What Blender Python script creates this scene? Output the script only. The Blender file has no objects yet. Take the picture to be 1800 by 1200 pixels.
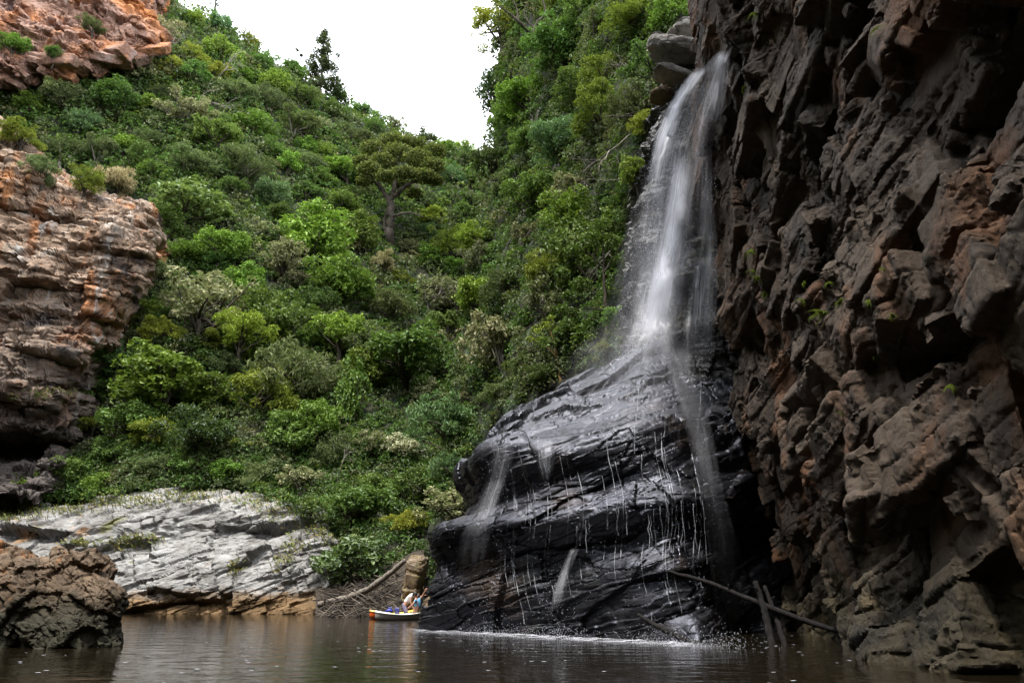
import bpy, math, random
import numpy as np
from mathutils import Vector, Matrix
from mathutils.bvhtree import BVHTree

random.seed(7)
RNG = np.random.default_rng(7)
R = math.radians
SC = bpy.context.scene
COL = SC.collection

# ------------------------------------------------------------------ camera
F, PITCH, H = 1300.0, R(19.0), 0.95
CP, SP = math.cos(PITCH), math.sin(PITCH)
cam = bpy.data.cameras.new('camera')
cam.lens, cam.sensor_width, cam.clip_end, cam.clip_start = 26.0, 36.0, 2000.0, 0.05
co = bpy.data.objects.new('camera', cam)
co.location = (0, 0, H)
co.rotation_euler = (math.pi / 2 + PITCH, 0, 0)
COL.objects.link(co)
SC.camera = co


def ray(px, py):
    cx, cy = (px - 900) / F, (600 - py) / F
    return np.array([cx, CP - cy * SP, SP + cy * CP])


def W(px, py, Y):
    """world point seen at photo pixel (px, py) at distance Y along +y"""
    d = ray(px, py)
    t = Y / d[1]
    return np.array([d[0] * t, Y, H + d[2] * t])


# ------------------------------------------------------------------ noise
def _hash(ix, iy, iz, seed):
    h = (ix.astype(np.uint32) * np.uint32(374761393) + iy.astype(np.uint32) * np.uint32(668265263)
         + iz.astype(np.uint32) * np.uint32(2147483647 - 5) + np.uint32((seed * 974634777 + 12345) & 0xffffffff))
    h = (h ^ (h >> np.uint32(13))) * np.uint32(1274126177)
    h = (h ^ (h >> np.uint32(16))) * np.uint32(2246822519)
    return h ^ (h >> np.uint32(15))


def _u(h):
    return (h & np.uint32(0xffffff)).astype(np.float32) / np.float32(16777216.0)


def vnoise(p, seed=0):
    i = np.floor(p).astype(np.int64)
    f = (p - i).astype(np.float32)
    f = f * f * f * (f * (f * 6 - 15) + 10)
    out = 0
    for dx in (0, 1):
        wx = f[:, 0] if dx else 1 - f[:, 0]
        for dy in (0, 1):
            wy = f[:, 1] if dy else 1 - f[:, 1]
            for dz in (0, 1):
                wz = f[:, 2] if dz else 1 - f[:, 2]
                out = out + wx * wy * wz * _u(_hash(i[:, 0] + dx, i[:, 1] + dy, i[:, 2] + dz, seed))
    return out * 2 - 1


def fbm(p, octaves=4, seed=0, gain=0.5, ridged=False):
    a, s, out, tot = 1.0, 1.0, 0, 0
    for k in range(octaves):
        n = vnoise(p * s + 17.3 * k, seed + k)
        if ridged:
            n = 1 - 2 * np.abs(n)
        out = out + a * n
        tot += a
        a *= gain
        s *= 2.03
    return out / tot


def worley(p, seed=0):
    """per point: F1, F2, offset from the cell centre, three random numbers of the cell"""
    i = np.floor(p).astype(np.int64)
    n = len(p)
    f1 = np.full(n, 9.0, np.float32)
    f2 = np.full(n, 9.0, np.float32)
    off = np.zeros((n, 3), np.float32)
    rnd = np.zeros((n, 3), np.float32)
    for dx in (-1, 0, 1):
        for dy in (-1, 0, 1):
            for dz in (-1, 0, 1):
                c = i + np.array([dx, dy, dz])
                h = _hash(c[:, 0], c[:, 1], c[:, 2], seed)
                h2 = _hash(c[:, 0], c[:, 1], c[:, 2], seed + 101)
                h3 = _hash(c[:, 0], c[:, 1], c[:, 2], seed + 202)
                j = np.stack([_u(h), _u(h2), _u(h3)], 1)
                d = (p - (c + 0.1 + 0.8 * j)).astype(np.float32)
                dd = np.sqrt((d * d).sum(1))
                near = dd < f1
                f2 = np.where(near, f1, np.minimum(f2, dd))
                f1 = np.where(near, dd, f1)
                off[near] = d[near]
                r2 = np.stack([_u(h >> np.uint32(7)), _u(h2 >> np.uint32(7)), _u(h3 >> np.uint32(7))], 1)
                rnd[near] = r2[near]
    return f1, f2, off, rnd


def frame(dip, yaw, roll=0.0):
    """rotation into a rock's own bedding frame: x along the bed, z across it"""
    return np.array((Matrix.Rotation(roll, 3, 'X') @ Matrix.Rotation(dip, 3, 'Y') @ Matrix.Rotation(yaw, 3, 'Z')))


def joints(q, spac, seed, tilt, gw):
    """blocks cut by bedding (z) and two joint sets (x, y): straight edges, each block shifted and tipped a little"""
    n = len(q)
    zero = np.zeros(n, np.float32)

    def irr(c, k):
        return c + .42 * vnoise(np.stack([c * .83, zero + k * 3.7, zero], 1), seed + k)
    c2 = irr(q[:, 2] / spac[2], 1)
    k2 = np.floor(c2).astype(np.int64)
    c0 = irr(q[:, 0] / spac[0] + 7 * _u(_hash(k2, k2 * 0, k2 * 0, seed + 11)), 2)
    k0 = np.floor(c0).astype(np.int64)
    c1 = irr(q[:, 1] / spac[1] + 7 * _u(_hash(k2, k0, k2 * 0, seed + 12)), 3)
    k1 = np.floor(c1).astype(np.int64)
    r = [_u(_hash(k0, k1, k2, seed + 20 + i)) for i in range(4)]
    f0, f1, f2 = c0 - k0, c1 - k1, c2 - k2
    h = (r[0] * 2 - 1) + tilt * ((r[1] - .5) * (f0 - .5) + (r[2] - .5) * (f2 - .5) + (r[3] - .5) * (f1 - .5)) * 2
    e = np.minimum(np.minimum(f0, 1 - f0) * spac[0], np.minimum(f2, 1 - f2) * spac[2])
    g = np.exp(-(e / gw) ** 2)
    return h, g


def rockdisp(p, fr, scales, amps, seed=0, aniso=(1.6, 1.3, 0.75), crack=0.12, tilt=0.9, bed=0.0, bed_h=1.0, fine=0.04, warp=0.18, jmix=.65):
    q = p @ fr.T
    L = scales[0]
    w = np.stack([fbm(q / (L * 1.6), 3, seed + 31), fbm(q / (L * 1.6), 3, seed + 47), fbm(q / (L * 1.6), 3, seed + 59)], 1)
    q = q + w * warp * L
    out = np.zeros(len(p), np.float32)
    rough = np.clip(.75 + 1.3 * fbm(q / (L * .9), 2, seed + 66), .15, 1.6)
    for k, (s, a) in enumerate(zip(scales, amps)):
        an = np.array(aniso) * s
        qq = q / an + 5.1 * k
        f1, f2, off, rnd = worley(qq, seed + 7 * k)
        t = (rnd[:, 1] - .5) * off[:, 0] * 1.5 + (rnd[:, 2] - .5) * off[:, 2] * 1.5 + (rnd[:, 0] - .5) * off[:, 1] * 1.5
        wl = (rnd[:, 0] * 2 - 1) * 0.8 + tilt * t
        g = np.clip(1 - (f2 - f1) / 0.08, 0, 1)
        ca, sa = math.cos(.5 * k), math.sin(.5 * k)
        qr = np.stack([q[:, 0] * ca + q[:, 1] * sa, q[:, 1] * ca - q[:, 0] * sa, q[:, 2] + .18 * (k % 2) * q[:, 0]], 1)
        h, gj = joints(qr, an * 1.1, seed + 200 + 40 * k, tilt, .05 * s)
        m = 1 if k == 0 else rough
        out += m * a * (jmix * (h - 2.2 * crack * gj) + (1 - jmix) * (wl - 2.2 * crack * g * g))
    if bed:
        s = q[:, 2] / bed_h + 0.5 * fbm(q / (bed_h * 3.5), 3, seed + 77)
        fl = np.floor(s)
        fr_ = s - fl

        def lev(k):
            return _u(_hash(k, k * 0 + 3, k * 0, seed + 5)) - .5
        k0 = fl.astype(np.int64)
        e = np.clip(fr_ / .10, 0, 1)
        e = e * e * (3 - 2 * e)
        out += bed * 1.5 * (lev(k0 - 1) * (1 - e) + lev(k0) * e) + bed * .4 * (fr_ - .5) * e
        gr = np.exp(-((np.minimum(fr_, 1 - fr_)) / .05) ** 2)
        out -= bed * .7 * gr * np.clip(.4 + 1.8 * fbm(q / (bed_h * 2), 2, seed + 78), 0, 1)
    if fine:
        out += fine * rough * fbm(q / (np.array(aniso) * scales[-1] * 0.7), 5, seed + 91, 0.62)
    return out


# ------------------------------------------------------------------ mesh helpers
def mesh_from(name, verts, faces, smooth=False):
    me = bpy.data.meshes.new(name)
    verts = np.asarray(verts, np.float32)
    faces = np.asarray(faces, np.int32)
    nf, k = faces.shape
    me.vertices.add(len(verts))
    me.vertices.foreach_set('co', verts.ravel())
    me.loops.add(nf * k)
    me.loops.foreach_set('vertex_index', faces.ravel())
    me.polygons.add(nf)
    me.polygons.foreach_set('loop_start', np.arange(0, nf * k, k, dtype=np.int32))
    me.polygons.foreach_set('use_smooth', np.full(nf, smooth, bool))
    me.update(calc_edges=True)
    return me


def obj(name, me, mat=None, parent=None):
    o = bpy.data.objects.new(name, me)
    COL.objects.link(o)
    if mat is not None and not me.materials:
        me.materials.append(mat)
    if parent is not None:
        o.parent = parent
    return o


def tag(o, label, cat, group=None, kind=None):
    if label:
        o['label'] = label
    if cat:
        o['category'] = cat
    if group:
        o['group'] = group
    if kind:
        o['kind'] = kind
    return o


def empty(name, loc):
    o = bpy.data.objects.new(name, None)
    o.empty_display_size = 0.3
    o.location = loc
    COL.objects.link(o)
    return o


def catmull(P, n):
    """P: (k, ..., 3) control points -> n samples along axis 0"""
    k = P.shape[0]
    t = np.linspace(0, k - 1, n)
    i = np.minimum(np.floor(t).astype(int), k - 2)
    f = (t - i).reshape((-1,) + (1,) * (P.ndim - 1))
    p0, p1, p2, p3 = P[np.maximum(i - 1, 0)], P[i], P[i + 1], P[np.minimum(i + 2, k - 1)]
    m1, m2 = (p2 - p0) * 0.42, (p3 - p1) * 0.42
    f2, f3 = f * f, f * f * f
    return (2 * f3 - 3 * f2 + 1) * p1 + (f3 - 2 * f2 + f) * m1 + (-2 * f3 + 3 * f2) * p2 + (f3 - f2) * m2


def surf(cols, nu, nv):
    """columns of 3-D control points (same count each) -> dense grid (nu, nv, 3)"""
    P = np.array(cols, float)
    G = catmull(P, nu)
    return catmull(G.transpose(1, 0, 2), nv).transpose(1, 0, 2)


def normals(G, flip=False):
    du = np.gradient(G, axis=0)
    dv = np.gradient(G, axis=1)
    n = np.cross(du, dv)
    n /= np.linalg.norm(n, axis=2, keepdims=True) + 1e-9
    return -n if flip else n


def even_out(G, amount=.7):
    """slide the grid points along the surface so that steep faces get their share of points"""
    for ax in (1, 0):
        A = G if ax == 1 else G.transpose(1, 0, 2)
        seg = np.linalg.norm(np.diff(A, axis=1), axis=2)
        k = 5
        pad = np.pad(seg, ((k, k), (0, 0)), mode='edge')
        seg = np.mean([pad[i:i + len(seg)] for i in range(2 * k + 1)], 0)
        base = seg.mean(0, keepdims=True)
        seg = amount * seg + (1 - amount) * base
        cum = np.concatenate([np.zeros((len(seg), 1)), np.cumsum(seg, 1)], 1)
        n = A.shape[1]
        B = np.empty_like(A)
        cb = np.concatenate([[0], np.cumsum(base[0])]) / base.sum()
        for i in range(len(A)):
            t = cb * cum[i, -1]
            for c in range(3):
                B[i, :, c] = np.interp(t, cum[i], A[i, :, c])
        G = B if ax == 1 else B.transpose(1, 0, 2)
    return G


def two_stage(G, N, fr, scales, amps, bed=0, fine=.05, dispmod=None, dirn=None, split=2, detail=None, fbed=0, fbed_h=.3, **kw):
    """large blocks first, then points spread over their sides, then the small fractures on every face"""
    sh = G.shape[:2]
    d = rockdisp(G.reshape(-1, 3), fr, scales[:split], amps[:split], bed=bed, fine=0, **kw).reshape(sh)
    if dispmod is not None:
        d = dispmod(G, d)
    G = G + (N if dirn is None else dirn) * d[..., None]
    G = even_out(G)
    N2 = normals(G)
    if (N2 * N).sum() < 0:
        N2 = -N2
    k = 2
    pad = np.pad(N2, ((k, k), (k, k), (0, 0)), mode='edge')
    N2 = unit_(np.mean([pad[i:i + sh[0], j:j + sh[1]] for i in range(2 * k + 1) for j in range(2 * k + 1)], 0))
    P = G.reshape(-1, 3)
    kw2 = dict(kw)
    kw2['seed'] = kw.get('seed', 0) + 400
    kw2.pop('bed_h', None)
    d = rockdisp(P, fr, scales[split:], amps[split:], bed=fbed, bed_h=fbed_h, fine=fine, **kw2).reshape(sh)
    if detail is not None:
        d = d + detail(P).reshape(sh)
    return G + N2 * d[..., None]


def unit_(v):
    return v / (np.linalg.norm(v, axis=-1, keepdims=True) + 1e-9)


def grid_faces(nu, nv):
    a = np.arange(nu * nv).reshape(nu, nv)
    return np.stack([a[:-1, :-1].ravel(), a[1:, :-1].ravel(), a[1:, 1:].ravel(), a[:-1, 1:].ravel()], 1)


def grid_mesh(name, G, smooth=False, sharp=None):
    nu, nv, _ = G.shape
    me = mesh_from(name, G.reshape(-1, 3), grid_faces(nu, nv), smooth)
    if sharp:
        me.set_sharp_from_angle(angle=R(sharp))
    return me


CUBE = np.array([(x, y, z) for x in (-1, 1) for y in (-1, 1) for z in (-1, 1)], float)
CF = [(0, 1, 3, 2), (4, 6, 7, 5), (0, 4, 5, 1), (2, 3, 7, 6), (0, 2, 6, 4), (1, 5, 7, 3)]


def fuse(V, Fc, voxel):
    """fuse overlapping closed blocks into one broken rock skin: points, normals, quads"""
    me = bpy.data.meshes.new('blocks')
    me.from_pydata([tuple(v) for v in V], [], Fc)
    tmp = bpy.data.objects.new('blocks', me)
    COL.objects.link(tmp)
    md = tmp.modifiers.new('fuse', 'REMESH')
    md.mode, md.voxel_size = 'VOXEL', voxel
    dg = bpy.context.evaluated_depsgraph_get()
    dg.update()
    rm = bpy.data.meshes.new_from_object(tmp.evaluated_get(dg))
    bpy.data.objects.remove(tmp)
    n = len(rm.vertices)
    P = np.zeros(n * 3, np.float32)
    rm.vertices.foreach_get('co', P)
    Nv = np.zeros(n * 3, np.float32)
    rm.vertex_normals.foreach_get('vector', Nv)
    li = np.zeros(len(rm.loops), np.int32)
    rm.loops.foreach_get('vertex_index', li)
    bpy.data.meshes.remove(rm)
    return P.reshape(-1, 3).astype(float), Nv.reshape(-1, 3), li.reshape(-1, 4)


def wedge_blocks(G, N, strike, sets, seed, jitter=.14):
    """joint blocks wedged along a rock face, their outer faces roughly parallel to it.
    sets: (count, length range, height range, depth range, stand-out range)"""
    rng = np.random.default_rng(seed)
    a = np.linalg.norm(np.cross(np.diff(G, axis=0)[:, :-1], np.diff(G, axis=1)[:-1]), axis=2)
    pr = (a / a.sum()).ravel()
    k = 6
    Ns = unit_(sum(np.roll(np.roll(N, i * 4, 0), j * 4, 1) for i in range(-2, 3) for j in range(-2, 3)))
    strike = np.asarray(strike, float)
    BV, BF, n = [], [], 0
    for cnt, (l0, l1), (h0, h1), (d0, d1), (o0, o1) in sets:
        for idx in rng.choice(len(pr), cnt, p=pr):
            i, j = divmod(int(idx), a.shape[1])
            nn = N[i, j] * .4 + Ns[i, j] * .6
            x = unit_(strike - (strike @ nn) * nn + rng.normal(size=3) * jitter)
            y = unit_(nn + rng.normal(size=3) * jitter)
            z = unit_(np.cross(x, y))
            y = np.cross(z, x)
            f = rng.uniform(0, 1) ** 1.5
            L_, H_, D_ = lerp(l0, l1, f) * .5, lerp(h0, h1, f) * rng.uniform(.7, 1.3) * .5, rng.uniform(d0, d1) * .5
            c = G[i, j] + nn * (rng.uniform(o0, o1) - D_)
            V = CUBE * np.array([L_, D_, H_]) + rng.normal(size=(8, 3)) * np.array([L_ * .16, D_ * .08, H_ * .18])
            BV.append(V @ np.stack([x, y, z]) + c)
            BF += [tuple(q + n for q in fc) for fc in CF]
            n += 8
    return np.concatenate(BV), BF


def lerp(a, b, f):
    return a + (b - a) * f


BVH = {}


def bvh_of(key, G, step=1):
    g = G[::step, ::step]
    nu, nv, _ = g.shape
    BVH[key] = BVHTree.FromPolygons([Vector(v) for v in g.reshape(-1, 3)], [tuple(int(x) for x in f) for f in grid_faces(nu, nv)])


def hit(px, py, keys):
    d = Vector(ray(px, py)).normalized()
    best = None
    for k in keys:
        r = BVH[k].ray_cast(Vector((0, 0, H)), d)
        if r[0] is not None and (best is None or r[3] < best[3]):
            best = r
    return best


# ------------------------------------------------------------------ material helpers
class NT:
    def __init__(self, name):
        self.m = bpy.data.materials.new(name)
        self.m.use_nodes = True
        self.t = self.m.node_tree
        self.t.nodes.clear()
        self.out = self.n('ShaderNodeOutputMaterial')

    def n(self, typ, **kw):
        nd = self.t.nodes.new(typ)
        for k, v in kw.items():
            setattr(nd, k, v)
        return nd

    def link(self, a, b):
        self.t.links.new(a, b)

    def setin(self, nd, key, v):
        s = nd.inputs[key]
        if hasattr(v, 'is_output') or isinstance(v, bpy.types.NodeSocket):
            self.link(v, s)
        elif isinstance(v, (tuple, list)) and len(v) == 3 and s.type == 'RGBA':
            s.default_value = (*v, 1)
        else:
            s.default_value = v

    def pos(self, scale=(1, 1, 1), rot=(0, 0, 0), obj_space=True):
        tc = self.n('ShaderNodeTexCoord')
        mp = self.n('ShaderNodeMapping')
        mp.inputs['Scale'].default_value = scale
        mp.inputs['Rotation'].default_value = rot
        self.link(tc.outputs['Object'], mp.inputs['Vector'])
        return mp.outputs['Vector']

    def noise(self, vec, scale, detail=6, rough=0.55, dist=0.0):
        nd = self.n('ShaderNodeTexNoise')
        self.link(vec, nd.inputs['Vector'])
        for k, v in (('Scale', scale), ('Detail', detail), ('Roughness', rough), ('Distortion', dist)):
            nd.inputs[k].default_value = v
        return nd.outputs['Fac']

    def voro(self, vec, scale, feature='F1', out='Distance'):
        nd = self.n('ShaderNodeTexVoronoi', feature=feature)
        self.link(vec, nd.inputs['Vector'])
        nd.inputs['Scale'].default_value = scale
        return nd.outputs[out]

    def ramp(self, fac, stops):
        nd = self.n('ShaderNodeValToRGB')
        e = nd.color_ramp.elements
        while len(e) < len(stops):
            e.new(0.5)
        for s, (p, c) in zip(e, stops):
            s.position = p
            s.color = (*c, 1) if isinstance(c, tuple) else (c, c, c, 1)
        self.link(fac, nd.inputs['Fac'])
        return nd.outputs['Color']

    def mix(self, fac, a, b, blend='MIX'):
        nd = self.n('ShaderNodeMix', data_type='RGBA', blend_type=blend)
        self.setin(nd, 0, fac)
        self.setin(nd, 6, a)
        self.setin(nd, 7, b)
        return nd.outputs[2]

    def math(self, op, a, b=0.0, clamp=False):
        nd = self.n('ShaderNodeMath', operation=op, use_clamp=clamp)
        self.setin(nd, 0, a)
        self.setin(nd, 1, b)
        return nd.outputs[0]

    def bump(self, height, strength=0.5, dist=0.1, normal=None):
        nd = self.n('ShaderNodeBump')
        nd.inputs['Strength'].default_value = strength
        nd.inputs['Distance'].default_value = dist
        self.link(height, nd.inputs['Height'])
        if normal is not None:
            self.link(normal, nd.inputs['Normal'])
        return nd.outputs['Normal']

    def principled(self, **kw):
        nd = self.n('ShaderNodeBsdfPrincipled')
        for k, v in kw.items():
            self.setin(nd, k.replace('_', ' '), v)
        return nd.outputs['BSDF']

    def done(self, shader):
        self.link(shader, self.out.inputs['Surface'])
        return self.m

    def worldz(self):
        g = self.n('ShaderNodeNewGeometry')
        s = self.n('ShaderNodeSeparateXYZ')
        self.link(g.outputs['Position'], s.inputs['Vector'])
        return s.outputs['Z']


def rock_mat(name, cols, patches, scale=1.0, rot=(0, 0, 0), stretch=(1, 1, 1), rough=0.85, bump=0.6, bdist=0.08, waterline=None, spec=0.3, streaks=()):
    """cols: stops of the base ramp; patches: (colour, noise scale, low, high) laid over it"""
    t = NT(name)
    v = t.pos(stretch, rot)
    n1 = t.noise(v, 0.9 * scale, 8, 0.65, 0.4)
    c = t.ramp(n1, cols)
    for k, (pc, ps, lo, hi) in enumerate(patches):
        vv = t.pos(tuple(s * 1.0 for s in stretch), (rot[0] + k, rot[1], rot[2] + .3 * k))
        f = t.ramp(t.noise(vv, ps * scale, 7, 0.62, 0.6), [(lo, 0.0), (hi, 1.0)])
        c = t.mix(f, c, pc)
    for k, (pc, ps, lo, hi) in enumerate(streaks):
        f = t.ramp(t.noise(t.pos((1, 1, .14), (0, 0, .4 * k)), ps, 7, 0.65, 0.5), [(lo, 0.0), (hi, .9)])
        c = t.mix(f, c, pc)
    n2 = t.noise(v, 6 * scale, 8, 0.7)
    c = t.mix(0.55, c, t.ramp(n2, [(0.3, 0.25), (0.7, 1.0)]), 'MULTIPLY')
    if waterline:
        z = t.worldz()
        zn = t.math('ADD', z, t.math('MULTIPLY', t.math('SUBTRACT', n1, 0.5), waterline[2]))
        f = t.ramp(t.math('DIVIDE', zn, waterline[0]), [(0.45, 1.0), (1.0, 0.0)])
        c = t.mix(f, c, t.mix(n2, waterline[1], tuple(x * .35 for x in waterline[1])))
    b1 = t.bump(t.noise(v, 3.0 * scale, 10, 0.72, 0.3), bump, bdist)
    vs = t.pos((stretch[0] * .6, stretch[1] * .6, stretch[2] * 3.2), rot)
    b2 = t.bump(t.noise(vs, 5.0 * scale, 8, 0.7, 0.5), bump * 0.7, bdist * 0.5, b1)
    return t.done(t.principled(Base_Color=c, Roughness=rough, Normal=b2, **{'Specular_IOR_Level': spec}))
EXPOSURE = 1.9
HAZE = 0
# ------------------------------------------------------------------ sky and sun
SUN_EL, SUN_AZ = R(70), R(215)          # azimuth clockwise from +y: behind the camera, to the left
w = bpy.data.worlds.new('World')
SC.world = w
w.use_nodes = True
nt = w.node_tree
nt.nodes.clear()
wo = nt.nodes.new('ShaderNodeOutputWorld')
bg = nt.nodes.new('ShaderNodeBackground')
sky = nt.nodes.new('ShaderNodeTexSky')
sky.sky_type = 'NISHITA'
sky.sun_disc = False
sky.sun_elevation, sky.sun_rotation = SUN_EL, SUN_AZ
sky.dust_density = 3.0
tc = nt.nodes.new('ShaderNodeTexCoord')
mp = nt.nodes.new('ShaderNodeMapping')
mp.inputs['Scale'].default_value = (1, 1, 1.6)
nt.links.new(tc.outputs['Generated'], mp.inputs['Vector'])
cn = nt.nodes.new('ShaderNodeTexNoise')
cn.inputs['Scale'].default_value = 5.0
cn.inputs['Detail'].default_value = 7
nt.links.new(mp.outputs['Vector'], cn.inputs['Vector'])
cr = nt.nodes.new('ShaderNodeValToRGB')
cr.color_ramp.elements[0].position, cr.color_ramp.elements[0].color = 0.30, (0, 0, 0, 1)
cr.color_ramp.elements[1].position, cr.color_ramp.elements[1].color = 0.40, (1, 1, 1, 1)
nt.links.new(cn.outputs['Fac'], cr.inputs['Fac'])
mx = nt.nodes.new('ShaderNodeMix')
mx.data_type = 'RGBA'
nt.links.new(cr.outputs['Color'], mx.inputs[0])
nt.links.new(sky.outputs['Color'], mx.inputs[6])
mx.inputs[7].default_value = (11.2, 11.6, 12.3, 1)      # bright cloud deck in the sky's own units
nt.links.new(mx.outputs[2], bg.inputs['Color'])
bg.inputs['Strength'].default_value = 0.10
nt.links.new(bg.outputs['Background'], wo.inputs['Surface'])

sl = bpy.data.lights.new('sun', 'SUN')
sl.energy, sl.angle, sl.color = 2.0, R(9), (1.0, 0.955, 0.87)
so = bpy.data.objects.new('sun', sl)
sd = Vector((math.sin(SUN_AZ) * math.cos(SUN_EL), math.cos(SUN_AZ) * math.cos(SUN_EL), math.sin(SUN_EL)))
so.rotation_euler = sd.to_track_quat('Z', 'Y').to_euler()
so.location = (0, 0, 60)
COL.objects.link(so)

SC.view_settings.view_transform = 'Standard'
SC.view_settings.look = 'None'
SC.view_settings.gamma = 1.0
SC.view_settings.exposure = EXPOSURE
SC.cycles.use_denoising = True
SC.cycles.denoiser = 'OPENIMAGEDENOISE'
SC.cycles.max_bounces = 6
SC.cycles.diffuse_bounces = 3
SC.cycles.glossy_bounces = 3
SC.cycles.transparent_max_bounces = 24
SC.cycles.caustics_reflective = SC.cycles.caustics_refractive = False
SC.cycles.sample_clamp_indirect = 4.0

# ------------------------------------------------------------------ water
t = NT('river_water')
v = t.pos((1.0, 1.0, 1.0))
n1 = t.noise(t.pos((0.7, 1.15, 1)), 1.5, 3, 0.5, 0.4)
n2 = t.noise(t.pos((.8, 1.2, 1), (0, 0, .2)), 5.0, 3, 0.5)
b = t.bump(n1, 0.5, 0.05)
b = t.bump(n2, 0.5, 0.010, b)
m_water = t.done(t.principled(Base_Color=(0.010, 0.0075, 0.004), Roughness=0.045, Normal=b, **{'Specular_IOR_Level': 0.5, 'IOR': 1.33}))
ny, nx = 60, 60
gx, gy = np.meshgrid(np.linspace(-60, 40, nx), np.linspace(-30, 75, ny), indexing='ij')
water = obj('water', grid_mesh('water', np.stack([gx, gy, gx * 0], 2)), m_water)
tag(water, 'dark brown river pool with soft ripples at the foot of the falls', 'water', kind='structure')
bed_g = np.stack([gx * 3, gy * 3 + 0, gx * 0 - 3.2], 2)
m_mud = rock_mat('river_mud', [(0.3, (.03, .022, .014)), (0.7, (.06, .045, .03))], [])
tag(obj('ground', grid_mesh('ground', bed_g), m_mud), 'brown mud floor under the river and gorge', 'ground', kind='structure')

# ------------------------------------------------------------------ hillsides
m_soil = rock_mat('hill_soil', [(0.3, (.018, .02, .010)), (0.6, (.035, .035, .018)), (0.8, (.06, .05, .03))], [((.02, .035, .012), 0.6, .45, .6)], scale=.4)


def pcol(rows):
    return [W(*r) for r in rows]


LH = [pcol([(px, *r) for r in rows]) for px, rows in [
    (-420, [(1090, 51), (900, 57), (740, 66), (560, 70), (380, 76), (180, 88), (-160, 104), (-190, 130)]),
    (-150, [(1090, 51), (900, 57), (750, 66), (580, 70), (400, 75), (200, 86), (-110, 102), (-140, 130)]),
    (0, [(1090, 51), (895, 57), (760, 66), (600, 70), (420, 74), (220, 85), (-75, 100), (-95, 125)]),
    (150, [(1090, 51), (885, 56), (765, 64), (605, 68.5), (435, 73.5), (235, 85), (-35, 100), (-60, 125)]),
    (300, [(1090, 50), (880, 54), (770, 58), (620, 64), (450, 73), (255, 86), (22, 102), (0, 130)]),
    (420, [(1090, 50), (880, 54), (775, 58), (640, 65), (470, 75), (285, 90), (92, 108), (80, 135)]),
    (520, [(1090, 48), (900, 53), (790, 58), (660, 65.5), (500, 77), (330, 93), (150, 112), (142, 140)]),
    (620, [(1090, 43), (940, 49), (815, 57), (680, 66), (530, 79), (380, 97), (207, 117), (200, 145)]),
    (720, [(1090, 41), (950, 47), (825, 56), (700, 66), (560, 80), (420, 99), (258, 121), (250, 150)]),
    (800, [(1090, 42), (950, 47), (840, 56), (720, 67), (590, 82), (450, 101), (283, 126), (276, 152)]),
    (880, [(1090, 43), (955, 48), (845, 57), (725, 68), (595, 83), (455, 102), (286, 127), (280, 152)]),
    (980, [(1090, 44), (955, 49), (845, 58), (725, 69), (595, 84), (455, 103), (284, 128), (280, 152)]),
]]
RH = [pcol(c) for c in [
    [(960, 1090, 62), (960, 900, 72), (960, 760, 80), (960, 620, 88), (960, 480, 96), (960, 300, 104), (960, 120, 110), (960, -60, 116)],
    [(820, 1090, 48), (830, 900, 54), (850, 760, 61), (870, 610, 70), (885, 450, 80), (897, 290, 88), (905, 130, 92), (910, 0, 95)],
    [(745, 1090, 39), (760, 900, 43.5), (780, 760, 50), (808, 610, 58), (835, 450, 67), (862, 290, 74), (880, 130, 77), (888, 10, 79)],
    [(780, 1090, 36), (800, 910, 40), (830, 770, 45), (860, 620, 51), (890, 450, 58), (910, 280, 64), (920, 100, 68), (925, -50, 72)],
    [(850, 1090, 33.5), (870, 900, 37), (890, 770, 40), (915, 620, 44), (940, 450, 49.5), (960, 280, 54), (970, 90, 58), (975, -80, 62)],
    [(930, 1090, 31.5), (950, 880, 34), (960, 770, 36), (980, 620, 39), (1000, 450, 43), (1015, 280, 47), (1030, 80, 51), (1035, -100, 55)],
    [(1010, 1090, 29.5), (1020, 880, 31.5), (1030, 770, 32.5), (1045, 620, 34), (1065, 450, 37), (1080, 280, 40), (1095, 80, 44), (1100, -100, 48)],
    [(1080, 1090, 28.5), (1085, 880, 30), (1090, 770, 30.6), (1100, 620, 31.2), (1120, 450, 32.5), (1150, 280, 34), (1175, 80, 38), (1180, -100, 42)],
    [(1160, 1090, 28.5), (1165, 880, 30), (1170, 770, 30.6), (1180, 620, 31), (1200, 450, 31.6), (1240, 280, 32.3), (1270, 80, 36), (1280, -100, 40)],
    [(1300, 1090, 29), (1300, 880, 30), (1300, 770, 30.6), (1300, 620, 31), (1320, 450, 31.6), (1340, 280, 32.3), (1350, 80, 36), (1360, -100, 40)],
]]
def wcol(x, y, nx_, ny_):
    return [np.array([x + nx_ * o_, y + ny_ * o_, z_]) for z_, o_ in ((-2, 0), (7, 2), (15, 5), (25, 9), (36, 14), (50, 20), (68, 28), (68, 45))]


LH = [wcol(22, -40, .3, -1), wcol(0, -42, 0, -1), wcol(-20, -36, -.7, -.7), wcol(-27, -15, -1, 0), wcol(-27, 10, -1, 0), wcol(-28, 34, -1, .3)] + LH  # unseen gorge walls left of and behind the camera, added to shade the right cliff
HILLG = {}
for key, cols, label in (('left', LH, 'steep forested slope rising from the grey shore rock to the skyline'),
                         ('right', RH, 'steep overgrown slope beside the waterfall running back to the notch of sky')):
    G = surf(cols, 340, 320)
    N = normals(G)
    if N[200, 160] @ (np.array([0, 0, H]) - G[200, 160]) < 0:
        N = -N
    P = G.reshape(-1, 3)
    d = 1.5 * fbm(P / 9.0, 4, 3) + 0.5 * fbm(P / 2.5, 3, 9)
    G = G + N * d.reshape(G.shape[:2])[..., None]
    o = obj('hillside', grid_mesh('hillside', G, True), m_soil)
    tag(o, label, 'hillside', kind='structure')
    HILLG[key] = (G, N)
    bvh_of(key, G, 2)


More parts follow.
